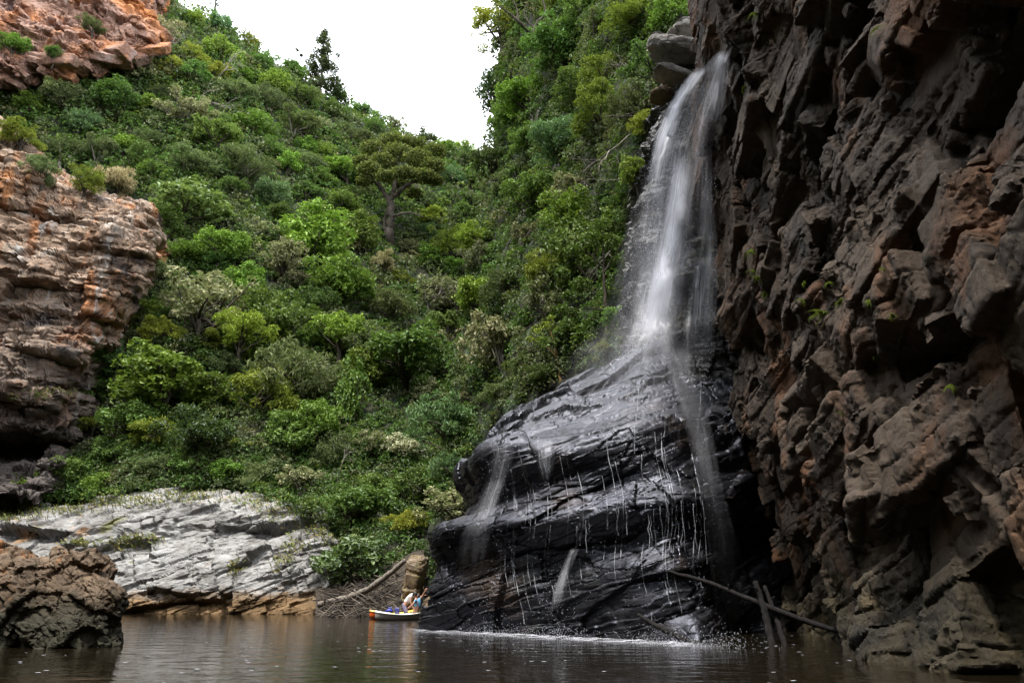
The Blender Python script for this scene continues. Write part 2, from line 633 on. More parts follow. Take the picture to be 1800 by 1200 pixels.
def rock_surface(name, key, cols, nu, nv, mat, label, cat, fr, scales, amps, kind=None, smooth_ends=True, dispmod=None, blocks=None, strike=(1, 0, 0), voxel=.05, weather=(.05, .03), jitter=.14, **kw):
    G = surf(cols, nu, nv)
    N = normals(G)
    c = (nu // 2, nv // 2)
    if N[c] @ (np.array([0, 0, H]) - G[c]) < 0:
        N = -N
    G = two_stage(G, N, fr, scales, amps, dispmod=dispmod, **kw)
    if blocks:
        BVt, BFt = wedge_blocks(G, normals(G) * (1 if (normals(G) * N).sum() > 0 else -1), strike, blocks, kw.get('seed', 1), jitter)
        P, Nv, Q = fuse(BVt, BFt, voxel)
        s0 = scales[1]
        d = weather[0] * fbm(P / s0 * 1.6, 5, 301, .6, ridged=True) + rockdisp(P, fr, (s0 * .6, s0 * .25), (weather[1], weather[1] * .5), seed=85, aniso=(1.6, 1.3, .6), fine=weather[1] * .6, crack=.25, warp=.12, jmix=.6)
        P = P + Nv * d[:, None]
        V = np.concatenate([P, G.reshape(-1, 3)])
        Q = np.concatenate([Q, grid_faces(nu, nv) + len(P)])
        me = mesh_from(name, V, Q, True)
        me.set_sharp_from_angle(angle=R(38))
        BVH[key] = BVHTree.FromPolygons([Vector(v) for v in V], [tuple(f) for f in Q.tolist()])
    else:
        me = grid_mesh(name, G, True, 32)
        bvh_of(key, G, 2)
    o = obj(name, me, mat)
    tag(o, label, cat, kind=kind)
    return o, G, N


# ------------------------------------------------------------------ pale and orange cliffs on the left
m_cliff = rock_mat('orange_cliff_rock', [(0.28, (.06, .042, .034)), (0.42, (.25, .165, .11)), (0.55, (.36, .26, .19)), (0.72, (.44, .38, .33))],
                   [((.40, .17, .06), .25, .55, .66), ((.05, .042, .042), .18, .56, .64)],
                   scale=.55, stretch=(1, 1, 1.3), bump=.75, bdist=.28, waterline=(27, (.13, .108, .098), 26),
                   streaks=(((.40, .165, .06), .34, .53, .66), ((.03, .026, .026), .36, .58, .66), ((.54, .51, .48), .6, .58, .66)))
MC = [pcol(c) for c in [
    [(-330, 900, 50.0), (-330, 860, 53.0), (-330, 800, 59.5), (-330, 710, 54.5), (-330, 600, 56.0), (-330, 470, 57.0), (-330, 330, 58.5), (-330, 220, 60.0), (-330, 195, 68.0)],
    [(-120, 890, 50.0), (-120, 855, 53.0), (-120, 795, 60.0), (-120, 710, 55.0), (-120, 600, 56.3), (-120, 470, 57.0), (-120, 340, 58.5), (-120, 232, 60.0), (-120, 205, 68.0)],
    [(0, 880, 52.0), (0, 850, 54.0), (0, 790, 60.5), (0, 715, 55.5), (0, 600, 56.6), (0, 470, 57.4), (0, 345, 58.6), (0, 245, 60.0), (0, 215, 68.0)],
    [(68, 870, 53.0), (68, 840, 55.0), (68, 785, 61.0), (70, 715, 56.3), (79, 600, 57.0), (90, 470, 57.8), (90, 365, 59.0), (90, 300, 61.0), (90, 280, 68.0)],
    [(89, 860, 55.0), (89, 820, 56.5), (89, 770, 59.0), (97, 715, 57.5), (133, 600, 57.8), (170, 470, 58.6), (170, 390, 59.5), (170, 345, 62.0), (170, 335, 68.0)],
    [(116, 860, 58.0), (116, 820, 59.0), (116, 770, 60.0), (127, 715, 60.0), (175, 600, 59.5), (226, 470, 59.4), (226, 410, 60.2), (226, 368, 63.0), (226, 360, 69.0)],
    [(158, 860, 62.0), (158, 820, 62.0), (158, 770, 62.0), (169, 715, 62.5), (217, 600, 62.0), (268, 470, 61.5), (268, 430, 62.0), (268, 395, 66.0), (268, 380, 72.0)],
    [(182, 860, 68.0), (182, 820, 68.0), (182, 770, 68.0), (193, 715, 69.0), (241, 600, 70.0), (292, 470, 71.0), (292, 440, 73.0), (292, 410, 76.0), (292, 400, 80.0)],
]]
rock_surface('cliff', 'midcliff', MC, 360, 420, m_cliff, 'orange and grey cliff face with streaks hanging over the bushes by the far bank', 'cliff',
             frame(R(-3), R(10)), (6.0, 2.6, .95, .4), (1.0, .75, .26, .07), kind='structure', aniso=(1.5, 1.2, .75), bed=.5, bed_h=3.4, fine=.12, warp=.14, jmix=.85, crack=.22, seed=11, fbed=.12, fbed_h=.5)
m_cliff2 = rock_mat('red_cliff_rock', [(0.28, (.08, .05, .04)), (0.42, (.28, .15, .10)), (0.6, (.38, .24, .19)), (0.75, (.4, .33, .30))],
                    [((.50, .20, .07), .2, .5, .62), ((.22, .17, .17), .15, .55, .66)], scale=.5, bump=.9, bdist=.4)
UC = [pcol([(px, *r) for r in rows]) for px, rows in [
    (-300, [(190, 84), (150, 82), (80, 83), (0, 84), (-80, 86), (-140, 94)]),
    (-60, [(175, 84), (140, 82), (70, 83), (0, 84), (-80, 86), (-130, 94)]),
    (60, [(150, 85), (122, 83), (60, 84), (0, 85), (-60, 87), (-100, 95)]),
    (140, [(130, 86), (105, 84), (55, 84.5), (0, 86), (-50, 88), (-80, 96)]),
    (215, [(110, 88), (90, 85.5), (50, 86), (5, 87.5), (-40, 90), (-70, 98)]),
    (262, [(98, 92), (84, 88), (50, 88.5), (15, 91), (-15, 94), (-40, 102)]),
    (285, [(95, 104), (84, 103), (50, 104), (25, 105), (5, 106), (-10, 112)]),
]]
rock_surface('cliff', 'upcliff', UC, 260, 240, m_cliff2, 'reddish broken crag high on the slope above the bushes', 'cliff',
             frame(R(-22), R(5)), (5.0, 2.0, .8, .4), (1.4, .9, .4, .17), kind='structure', aniso=(1.8, 1.3, .7), jmix=.75, crack=.25, bed=.7, bed_h=2.4, fine=.2, seed=23,
             blocks=[(160, (1.5, 7), (.6, 2.2), (1.2, 2.2), (-.6, .3)), (600, (.5, 2.0), (.3, 1.0), (.5, 1.2), (-.2, .4))], strike=(1, .1, -.4), voxel=.14, weather=(.14, .08), jitter=.08)

# ------------------------------------------------------------------ grey rock shelf on the far bank
m_shelf = rock_mat('pale_lichen_rock', [(0.25, (.06, .055, .05)), (0.40, (.20, .19, .18)), (0.55, (.32, .312, .305)), (0.75, (.46, .452, .445))],
                   [((.34, .20, .10), .5, .60, .70), ((.17, .17, .07), .35, .63, .70)],
                   scale=.9, rot=(0, R(22), 0), stretch=(.7, .7, 1.5), bump=.9, bdist=.14, waterline=(1.5, (.27, .17, .085), 1.6))
RS = [pcol([(px, *r) for r in rows]) for px, rows in [
    (-260, [(1092, 44), (1060, 44.6), (1010, 46), (975, 48), (945, 51), (930, 56)]),
    (-60, [(1092, 44), (1062, 44.6), (1015, 46), (960, 48), (912, 51), (898, 56)]),
    (60, [(1092, 44.5), (1060, 45), (1010, 46.5), (952, 48.5), (902, 51.5), (888, 56)]),
    (180, [(1092, 45), (1060, 45.3), (1005, 46.5), (944, 48.5), (890, 51.5), (878, 56)]),
    (300, [(1092, 45), (1058, 45.2), (1000, 46.3), (940, 48.5), (878, 51.5), (868, 56)]),
    (420, [(1092, 44.5), (1058, 44.8), (1000, 46), (940, 48), (880, 51), (868, 56)]),
    (500, [(1092, 44), (1058, 44.3), (1005, 45.3), (955, 47), (902, 50), (885, 55)]),
    (560, [(1092, 43.5), (1060, 43.8), (1010, 44.6), (965, 46), (925, 48.5), (912, 54)]),
    (583, [(1092, 43.8), (1060, 44), (1015, 44.8), (985, 46), (955, 48.5), (940, 54)]),
    (588, [(1092, 47), (1060, 47), (1015, 48), (990, 49), (975, 51), (960, 55)]),
    (560, [(1092, 53), (1060, 53), (1015, 54), (990, 55), (975, 56), (965, 58)]),
]]
rock_surface('rock_shelf', 'shelf', RS, 620, 300, m_shelf, 'pale grey tilted rock shelf with an orange band along the waterline', 'rock',
             frame(R(22), R(8)), (5.0, 2.3, .95, .35), (.62, .46, .18, .05), aniso=(1.6, 1.3, .6), bed=.20, bed_h=1.7, fine=.07, warp=.08, jmix=.8, crack=.10, seed=5, fbed=.022, fbed_h=.4)

# ------------------------------------------------------------------ brown boulder in the near water
m_boulder = rock_mat('brown_boulder_rock', [(0.28, (.035, .025, .018)), (0.45, (.115, .078, .050)), (0.6, (.18, .125, .082)), (0.8, (.24, .19, .14))],
                     [((.30, .13, .04), 1.0, .58, .70), ((.10, .095, .04), .9, .60, .72)],
                     scale=1.6, bump=.9, bdist=.06, waterline=(1.25, (.05, .045, .028), 1.2))
FB = [pcol(c) for c in [
    [(-220, 1150, 15.6), (-220, 1100, 15.7), (-220, 1040, 15.8), (-220, 985, 16), (-220, 955, 16.6), (-220, 1000, 18.6)],
    [(-80, 1146, 15.6), (-80, 1095, 15.6), (-80, 1040, 15.7), (-80, 990, 16), (-80, 958, 16.6), (-80, 1000, 18.6)],
    [(30, 1146, 15.6), (30, 1095, 15.6), (30, 1040, 15.7), (30, 995, 16), (30, 966, 16.6), (30, 1002, 18.6)],
    [(110, 1146, 15.6), (110, 1100, 15.6), (110, 1045, 15.8), (110, 1000, 16.1), (105, 972, 16.6), (105, 1010, 18.6)],
    [(165, 1145, 15.8), (165, 1105, 15.8), (170, 1055, 16), (165, 1015, 16.2), (158, 985, 16.6), (150, 1015, 18.4)],
    [(186, 1145, 16.2), (190, 1105, 16.3), (202, 1058, 16.5), (190, 1030, 16.6), (172, 1000, 16.9), (160, 1020, 18.2)],
    [(186, 1140, 17.0), (190, 1105, 17.0), (200, 1062, 17.2), (190, 1035, 17.2), (172, 1012, 17.4), (150, 1005, 18)],
    [(140, 1132, 19), (150, 1105, 19), (160, 1072, 19), (150, 1050, 19), (140, 1035, 19), (130, 1030, 19)],
]]
rock_surface('boulder', 'boulder', FB, 340, 220, m_boulder, 'rough brown boulder rising from the water in front of the pale rock shelf', 'boulder',
             frame(R(-30), R(20)), (1.3, .6, .26, .11), (.30, .17, .06, .02), aniso=(1.4, 1.2, .8), bed=.0, fine=.04, jmix=.45, seed=41)

# ------------------------------------------------------------------ black wet rock under the falls
t = NT('wet_black_rock')
v = t.pos((.75, .75, 1.7), (0, R(20), 0))
n1 = t.noise(v, .8, 8, .62, .5)
n2 = t.noise(v, 4.5, 8, .68, .4)
c = t.ramp(n1, [(.3, (.004, .004, .005)), (.5, (.009, .009, .011)), (.7, (.020, .019, .021))])
c = t.mix(t.ramp(t.noise(t.pos(), .45, 6, .62), [(.56, 0.0), (.70, .7)]), c, (.055, .036, .024))
c = t.mix(t.ramp(t.noise(t.pos((1, 1, .4), (.5, 0, 0)), 1.1, 6, .62), [(.60, 0.0), (.72, .5)]), c, (.030, .034, .018))
rg = t.ramp(n1, [(.35, .30), (.65, .54)])
b = t.bump(n2, .32, .06)
b = t.bump(t.noise(t.pos((1, 1, 3.0), (0, R(22), 0)), 7, 5, .6, .5), .22, .03, b)
m_wet = t.done(t.principled(Base_Color=c, Roughness=rg, Normal=b, **{'Specular_IOR_Level': .44, 'Specular_Tint': (.78, .81, 1.0, 1)}))

WR = [pcol(c) for c in [
    [(837, 1100, 30), (839, 1061, 30), (845, 1003, 30), (849, 955, 30), (854, 915, 30), (859, 874, 30.5), (864, 844, 31), (873, 834, 32)],
    [(780, 1104, 26), (783, 1061, 26), (793, 1004, 26), (802, 956, 26.2), (813, 936, 26.5), (826, 911, 27), (834, 875, 28), (846, 855, 29)],
    [(759, 1112, 23.6), (762, 1061, 23.6), (773, 1004, 23.7), (782, 952, 23.9), (798, 935, 24.3), (813, 911, 25), (820, 876, 26), (837, 855, 28)],
    [(780, 1114, 22.9), (781, 1056, 23.0), (791, 995, 23.0), (804, 943, 23.2), (818, 911, 23.8), (826, 866, 24.5), (839, 820, 25.3), (854, 805, 28)],
    [(820, 1114, 22.3), (824, 1046, 22.4), (833, 970, 22.5), (841, 900, 22.8), (843, 855, 23.2), (851, 810, 23.7), (860, 793, 24.4), (873, 788, 28)],
    [(864, 1115, 21.8), (868, 1041, 21.9), (873, 963, 22.0), (873, 884, 22.2), (870, 804, 22.5), (871, 775, 23.3), (886, 755, 24.8), (895, 751, 28)],
    [(950, 1118, 21.0), (951, 1040, 21.1), (953, 956, 21.2), (954, 876, 21.4), (954, 801, 21.8), (958, 760, 23.4), (965, 708, 25.6), (968, 702, 29)],
    [(1060, 1124, 20.0), (1060, 1040, 20.2), (1060, 955, 20.4), (1060, 875, 20.7), (1060, 802, 21.1), (1060, 743, 23.3), (1062, 658, 26.6), (1065, 652, 30)],
    [(1130, 1128, 19.2), (1130, 1040, 19.5), (1130, 955, 19.9), (1130, 875, 20.2), (1130, 805, 20.7), (1130, 720, 23.2), (1130, 607, 27), (1130, 602, 30)],
    [(1190, 1131, 18.6), (1190, 1045, 19.2), (1190, 960, 19.7), (1190, 880, 20), (1190, 812, 20.6), (1190, 722, 23), (1182, 600, 27.3), (1182, 595, 30)],
    [(1245, 1133, 18.2), (1245, 1050, 19.6), (1250, 965, 20.5), (1250, 890, 20.8), (1250, 822, 21.5), (1240, 750, 23.2), (1222, 645, 26.6), (1218, 600, 30)],
    [(1310, 1140, 21.2), (1310, 1060, 22.4), (1310, 965, 23.4), (1310, 895, 23.0), (1300, 825, 22.6), (1290, 755, 24), (1280, 655, 26.6), (1275, 600, 30)],
    [(1400, 1150, 23.4), (1400, 1060, 24.4), (1400, 965, 25.0), (1400, 895, 25.0), (1390, 825, 23.5), (1370, 755, 25), (1350, 655, 26.6), (1345, 600, 30)],
    [(1560, 1150, 23.4), (1560, 1060, 24.4), (1560, 965, 25.0), (1560, 895, 25.0), (1550, 825, 24), (1530, 755, 25.5), (1500, 655, 27), (1490, 600, 30)],
]]
def front_ledge(G, d):
    z, x = G[..., 2], G[..., 0]
    z0 = 4.9 + .12 * x
    return d + .30 * np.exp(-((z - 7.0) / 1.4) ** 2) + .45 * np.exp(-((z - z0) / .55) ** 2) - .25 * np.exp(-((z - z0 + 1.1) / .5) ** 2) + .3 * np.exp(-((z - 2.7 - .1 * x) / .4) ** 2) - .3 * np.exp(-((z - 1.9 - .1 * x) / .5) ** 2)


rock_surface('wet_rock', 'wetrock', WR, 700, 460, m_wet, 'huge black wet rock dome streaming with water below the falls', 'rock',
             frame(R(20), R(-12)), (3.4, 1.7, .7, .28), (.36, .22, .05, .014), aniso=(2.0, 1.4, .5), bed=.28, bed_h=1.15, fine=.018, seed=61, warp=.12, jmix=.6, crack=.10, dispmod=front_ledge, fbed=.05, fbed_h=.22)

t = NT('mossy_wet_wall')
v = t.pos((1, 1, .9))
n1 = t.noise(v, .6, 8, .65, .5)
n2 = t.noise(v, 4.0, 8, .7, .3)
c = t.ramp(n1, [(.3, (.012, .012, .013)), (.55, (.04, .037, .034)), (.72, (.10, .085, .065))])
c = t.mix(t.ramp(t.noise(t.pos(), .5, 6, .6), [(.55, 0.0), (.66, .8)]), c, (.085, .075, .022))
c = t.mix(.5, c, t.ramp(n2, [(.3, .2), (.7, 1.0)]), 'MULTIPLY')
b = t.bump(n2, .8, .12)
m_wall = t.done(t.principled(Base_Color=c, Roughness=t.ramp(n2, [(.3, .25), (.7, .6)]), Normal=b, **{'Specular_IOR_Level': .5}))
FW = [pcol(c) for c in [
    [(1085, 700, 34.6), (1085, 610, 34.6), (1100, 520, 34.8), (1116, 420, 35), (1132, 330, 35.4), (1148, 240, 36), (1172, 170, 36.5), (1195, 132, 37), (1205, 115, 40)],
    [(1110, 690, 29), (1110, 605, 28.8), (1118, 520, 29), (1130, 420, 29.3), (1145, 330, 29.8), (1160, 240, 30.3), (1185, 165, 30.8), (1215, 115, 31.4), (1220, 100, 38)],
    [(1160, 680, 28), (1160, 605, 27.8), (1165, 520, 28), (1175, 420, 28.4), (1188, 330, 28.9), (1200, 240, 29.3), (1218, 160, 29.8), (1240, 104, 30.4), (1245, 90, 38)],
    [(1215, 680, 27), (1212, 605, 27.0), (1216, 520, 26.8), (1225, 420, 27.3), (1235, 330, 28.2), (1246, 240, 28.7), (1254, 160, 29), (1265, 92, 29.6), (1266, 78, 38)],
    [(1290, 680, 26.2), (1285, 605, 26.0), (1285, 520, 26.2), (1285, 420, 26.8), (1285, 330, 27.8), (1285, 240, 28.3), (1290, 160, 28.6), (1300, 88, 29), (1300, 74, 38)],
    [(1420, 680, 26), (1420, 605, 25.8), (1420, 520, 26), (1420, 420, 26.6), (1420, 330, 27.5), (1420, 240, 28), (1420, 160, 28.4), (1420, 88, 29), (1420, 74, 38)],
]]


def steps(G, d):
    z = G[..., 2] + 0.5 * np.sin(G[..., 0] * 1.3) + .15 * G[..., 0]
    s = z / 2.3
    f = s - np.floor(s)
    return d + 0.5 * (1 - f) ** 2 * np.clip((G[..., 0] - 5.2) / 1.5, 0, 1)


FWo, FWG, FWN = rock_surface('rock_wall', 'fallwall', FW, 360, 560, m_wall, 'dark stepped mossy rock wall behind the waterfall', 'rock wall',
                             frame(R(-6), R(0)), (1.8, .75, .3), (.38, .24, .09), aniso=(1.4, 1.2, .7), bed=.15, bed_h=.8, fine=.05, seed=71, dispmod=steps)

# ------------------------------------------------------------------ great overhanging cliff on the right
t = NT('brown_cliff_rock')
v = t.pos((1, 1, .8), (R(-20), 0, 0))
n1 = t.noise(v, .55, 8, .65, .5)
n2 = t.noise(v, 4.5, 10, .74, .5)
c = t.ramp(n1, [(.30, (.021, .015, .010)), (.45, (.074, .050, .034)), (.6, (.122, .087, .060)), (.75, (.18, .143, .106))])
c = t.mix(t.ramp(t.noise(t.pos((1, 1, .6)), .33, 5, .6, .8), [(.54, 0.0), (.64, .8)]), c, (.21, .092, .038))
c = t.mix(t.ramp(t.noise(t.pos((1, 1, .5), (1, 0, 0)), .9, 6, .6, .4), [(.62, 0.0), (.70, .6)]), c, (.055, .06, .05))
c = t.mix(.55, c, t.ramp(n2, [(.32, .18), (.68, 1.0)]), 'MULTIPLY')
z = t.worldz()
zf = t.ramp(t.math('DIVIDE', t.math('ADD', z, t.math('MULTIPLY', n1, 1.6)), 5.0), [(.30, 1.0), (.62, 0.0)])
c = t.mix(t.math('MULTIPLY', zf, .8), c, t.ramp(n1, [(.38, (.016, .014, .009)), (.56, (.05, .04, .018)), (.70, (.16, .115, .04))]))  # sheltered foot's shade painted in as dark colour, beside yellowish ledge patches
b = t.bump(n2, .9, .12)
b = t.bump(t.noise(t.pos((1, 1, .5), (R(25), 0, 0)), 7, 9, .75, .8), .7, .06, b)
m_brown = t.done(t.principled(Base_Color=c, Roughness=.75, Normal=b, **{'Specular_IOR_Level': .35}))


def cliff_x(y, z):
    """plan position of the cliff face before the rock texture: wall beside the camera with two long lips"""
    x = 6.45 + 0.15 * np.sin(y * .55 + 1.0) + 0.20 * np.sin(z * .45 + y * .2)
    s = z - 0.38 * (y - 13.0)                    # height above the dipping beds, measured at y = 13
    # lower lit ledge, cave above it, first lip, second lip
    def bell(s0, w):
        return np.exp(-((s - s0) / w) ** 2)
    x = x - 0.9 * np.clip((1.6 - s) / 1.4, 0, 1) * np.clip((15.5 - y) / 3, 0, 1)    # ledge standing out at the foot
    x = x + 1.3 * bell(1.75, .6) * np.clip((18 - y) / 3, 0, 1)                     # dark cave
    x = x - 0.45 * bell(3.2, .8)                                                   # lip
    x = x + .6 * bell(5.0, .40)                                                     # slot
    x = x - 0.3 * bell(6.6, .9)
    x = x + 1.6 * np.exp(-((z - 7.6 + .3 * (y - 8)) / 1.2) ** 2) * np.clip((10.5 - y) / 2, 0, 1)  # big recess near the camera
    x = x - 0.022 * np.clip(z - 8, 0, 40) ** 1.35 - .02 * np.clip(z - 22, 0, 40) ** 1.9                                   # overhang; extra out-of-view lean at the top added to shade the face
    far = np.clip((y - 13) / 6, 0, 1)
    x = x + far * np.interp(z, [0, 3.5, 7, 10.5, 13, 17, 20, 24], [1.95, 1.5, .85, .75, 1.0, .75, 1.3, 1.2])
    return x


ys = np.concatenate([np.linspace(-22, 5.5, 70, endpoint=False), np.linspace(5.5, 22.3, 560)])
zs = np.concatenate([np.linspace(-.6, 14, 480, endpoint=False), np.linspace(14, 40, 260)])
Yg, Zg = np.meshgrid(ys, zs, indexing='ij')
Xg = cliff_x(Yg, Zg)
# the far end turns away into the wall
ne = 60
te = np.linspace(0, 1, ne + 1)[1:]
endx = Xg[-1][None, :] + (te[:, None] ** 1.3) * 6.0
endy = 22.3 + 0.9 * np.sin(te * 1.4)[:, None] + 0 * endx + 3.2 * te[:, None] ** 2
G = np.stack([np.concatenate([Xg, endx]), np.concatenate([Yg, endy]), np.concatenate([Zg, np.repeat(zs[None], ne, 0)])], 2)
N = normals(G)
if N[300, 200][0] > 0:
    N = -N
Gb = G + N * (-.45 + .25 * fbm(G.reshape(-1, 3) * .5, 3, 83).reshape(G.shape[:2]))[..., None]      # core of the cliff, behind the broken face

# the broken face: joint blocks of every size wedged into the wall, fused and then weathered
rng = np.random.default_rng(83)
BV, BF = [], []
DIP = R(-20)


def block(y, z, out, sy, sz, dx, rot=.12, jag=.16):
    """one joint block whose outer face stands `out` metres proud of the wall at height z, distance y"""
    c = np.array([float(cliff_x(np.array([y]), np.array([z]))[0]) - out + dx, y, z])
    M = Matrix.Rotation(DIP + rng.normal() * rot * .5, 3, 'X') @ Matrix.Rotation(rng.normal() * rot, 3, 'Z') @ Matrix.Rotation(rng.normal() * rot, 3, 'Y')
    V = CUBE * np.array([dx, sy, sz]) + rng.normal(size=(8, 3)) * np.array([dx * .12, sy * jag, sz * jag])
    n = sum(len(v) for v in BV)
    BV.append(V @ np.array(M).T + c)
    BF.extend([tuple(i + n for i in f) for f in CF])


band_z = -3.0
s_ = -12.0
cd, sd2 = math.cos(DIP), math.sin(DIP)
while s_ < 32:
    hgt = rng.uniform(.55, 2.0)
    u_ = rng.uniform(-2, 0)
    bo = rng.normal() * .16
    while u_ < 34:
        ln = rng.uniform(.7, 3.0) * (.6 + .4 * hgt)
        um, sm = u_ + ln / 2, s_ + hgt / 2
        y = um * cd - sm * sd2
        z = um * sd2 + sm * cd
        if 4.6 < y < 23.2 and -1.0 < z < 23.5:
            block(y, z, bo + rng.normal() * .17, ln * .56, hgt * .56, rng.uniform(.8, 1.3))
        u_ += ln
    s_ += hgt
for _ in range(750):
    y, z = rng.uniform(5.2, 23.2), rng.uniform(-.8, 22)
    k = rng.uniform(0, 1) ** 2
    block(y, z, rng.uniform(-.05, .32) + .1 * k, lerp(.10, .6, k) * rng.uniform(.7, 1.6), lerp(.10, .5, k) * rng.uniform(.7, 1.5), lerp(.16, .5, k), rot=.3, jag=.2)
P, Nv, Q = fuse(np.concatenate(BV), BF, .036)
nvt = len(P)
q = P * np.array([1.6, 1.6, .6])
d = .045 * fbm(q, 5, 301, .62, ridged=True) + .03 * fbm(P * 2.2, 5, 302, .62)
d += rockdisp(P, frame(R(4), R(15), R(20)), (.9, .36, .15), (.07, .035, .016), seed=85, aniso=(1.2, 1.2, .7), fine=.015, tilt=1.0, crack=.3, warp=.08, jmix=.75)
P = P + Nv * d[:, None]
nub, nvb, _ = Gb.shape
allV = np.concatenate([P, Gb.reshape(-1, 3)])
allF = np.concatenate([Q, grid_faces(nub, nvb) + nvt])
cme = mesh_from('cliff', allV, allF, True)
cme.set_sharp_from_angle(angle=R(38))
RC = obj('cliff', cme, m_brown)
tag(RC, 'towering dark brown overhanging cliff with orange patches beside the falls', 'cliff', kind='structure')
BVH['rcliff'] = BVHTree.FromPolygons([Vector(v) for v in allV], [tuple(f) for f in allF.tolist()])
print('cliff faces', len(allF))

# ------------------------------------------------------------------ plants
def leaf_mat(name, a, b, attr=False, gloss=.05, trans=.32, var=.35):
    t = NT(name)
    g = t.n('ShaderNodeNewGeometry')
    c = t.mix(g.outputs['Random Per Island'], a, b)
    if attr:
        at = t.n('ShaderNodeAttribute', attribute_name='tint')
        c = t.mix(.75, c, at.outputs['Color'])
    else:
        oi = t.n('ShaderNodeObjectInfo')
        h = t.n('ShaderNodeHueSaturation')
        t.link(c, h.inputs['Color'])
        t.setin(h, 'Hue', t.math('ADD', t.math('MULTIPLY', oi.outputs['Random'], .045), .478))
        t.setin(h, 'Value', t.math('ADD', t.math('MULTIPLY', t.math('FRACT', t.math('MULTIPLY', oi.outputs['Random'], 37.7)), var * 2), 1 - var))
        c = h.outputs['Color']
    d, tr, gl = t.n('ShaderNodeBsdfDiffuse'), t.n('ShaderNodeBsdfTranslucent'), t.n('ShaderNodeBsdfGlossy')
    t.link(c, d.inputs['Color'])
    t.link(t.mix(.5, c, (.10, .16, .02)), tr.inputs['Color'])
    gl.inputs['Roughness'].default_value = .55
    m1, m2 = t.n('ShaderNodeMixShader'), t.n('ShaderNodeMixShader')
    m1.inputs[0].default_value, m2.inputs[0].default_value = trans, gloss * .6
    t.link(d.outputs[0], m1.inputs[1]); t.link(tr.outputs[0], m1.inputs[2])
    t.link(m1.outputs[0], m2.inputs[1]); t.link(gl.outputs[0], m2.inputs[2])
    return t.done(m2.outputs[0])


def bark_mat(name, a, b):
    t = NT(name)
    n = t.noise(t.pos((6, 6, 1)), 2.0, 6, .65)
    bp = t.bump(n, .6, .05)
    return t.done(t.principled(Base_Color=t.ramp(n, [(.35, a), (.65, b)]), Roughness=.9, Normal=bp, **{'Specular_IOR_Level': .15}))


M_BARK = bark_mat('dark_bark', (.03, .024, .018), (.09, .075, .06))
M_PALE = bark_mat('pale_bark', (.14, .12, .10), (.34, .31, .27))
M_ORANGE_BARK = bark_mat('orange_bark', (.20, .11, .04), (.42, .27, .12))


def unit(v):
    return v / (np.linalg.norm(v, axis=-1, keepdims=True) + 1e-9)


def leaf_quads(C, Nn, L, Wd, rng, droop=0.0, up=None):
    n = len(C)
    r = rng.normal(size=(n, 3)) if up is None else up + .5 * rng.normal(size=(n, 3))
    t = unit(np.cross(Nn, r)) if up is None else unit(r - (r * Nn).sum(1, keepdims=True) * Nn)
    t[:, 2] -= droop
    t = unit(t)
    b = unit(np.cross(Nn, t))
    L = np.broadcast_to(np.asarray(L), (n,))[:, None]
    Wd = np.broadcast_to(np.asarray(Wd), (n,))[:, None]
    V = np.stack([C - t * L * .5, C + b * Wd * .5 + Nn * Wd * .18, C + t * L * .5 - Nn * L * .12, C - b * Wd * .5 + Nn * Wd * .18], 1)
    return V.reshape(-1, 3), np.arange(4 * n).reshape(n, 4)


def tube(pts, radii, sides=5):
    pts = np.asarray(pts, float)
    radii = np.asarray(radii, float)
    tang = unit(np.gradient(pts, axis=0))
    ref = np.array([0.31, 0.77, 0.55])
    a = unit(np.cross(tang, ref))
    b = np.cross(tang, a)
    ang = np.linspace(0, 2 * np.pi, sides, endpoint=False)
    ring = pts[:, None] + radii[:, None, None] * (a[:, None] * np.cos(ang)[None, :, None] + b[:, None] * np.sin(ang)[None, :, None])
    n = len(pts)
    F_ = []
    for i in range(n - 1):
        for j in range(sides):
            k = (j + 1) % sides
            F_.append((i * sides + j, i * sides + k, (i + 1) * sides + k, (i + 1) * sides + j))
    V = ring.reshape(-1, 3)
    c0, c1 = len(V), len(V) + 1
    V = np.concatenate([V, pts[:1], pts[-1:]])
    for j in range(sides):
        k = (j + 1) % sides
        F_.append((c0, k, j, j))
        F_.append((c1, (n - 1) * sides + j, (n - 1) * sides + k, (n - 1) * sides + k))
    return V, [f for f in F_]


class MB:
    """collects shapes for ONE mesh object"""
    def __init__(self):
        self.v, self.f, self.n = [], [], 0

    def add(self, V, Fc):
        V = np.asarray(V, float)
        self.f += [tuple(dict.fromkeys(int(i) + self.n for i in f)) for f in Fc]
        self.v.append(V)
        self.n += len(V)
        return self

    def tube(self, pts, radii, sides=5):
        return self.add(*tube(pts, radii, sides))

    def mesh(self, name, smooth=True):
        me = bpy.data.meshes.new(name)
        me.from_pydata([tuple(x) for x in np.concatenate(self.v)], [], self.f)
        me.polygons.foreach_set('use_smooth', [smooth] * len(me.polygons))
        me.update()
        return me

    def build(self, name, mat, parent=None, smooth=True):
        return obj(name, self.mesh(name, smooth), mat, parent)


def wander(p0, p1, n, amp, rng):
    t = np.linspace(0, 1, n)[:, None]
    P = p0 + (p1 - p0) * t
    w_ = rng.normal(size=(n, 3)) * amp
    w_[0] = w_[-1] = 0
    return P + np.cumsum(w_, 0) * np.sin(t * np.pi) * .6


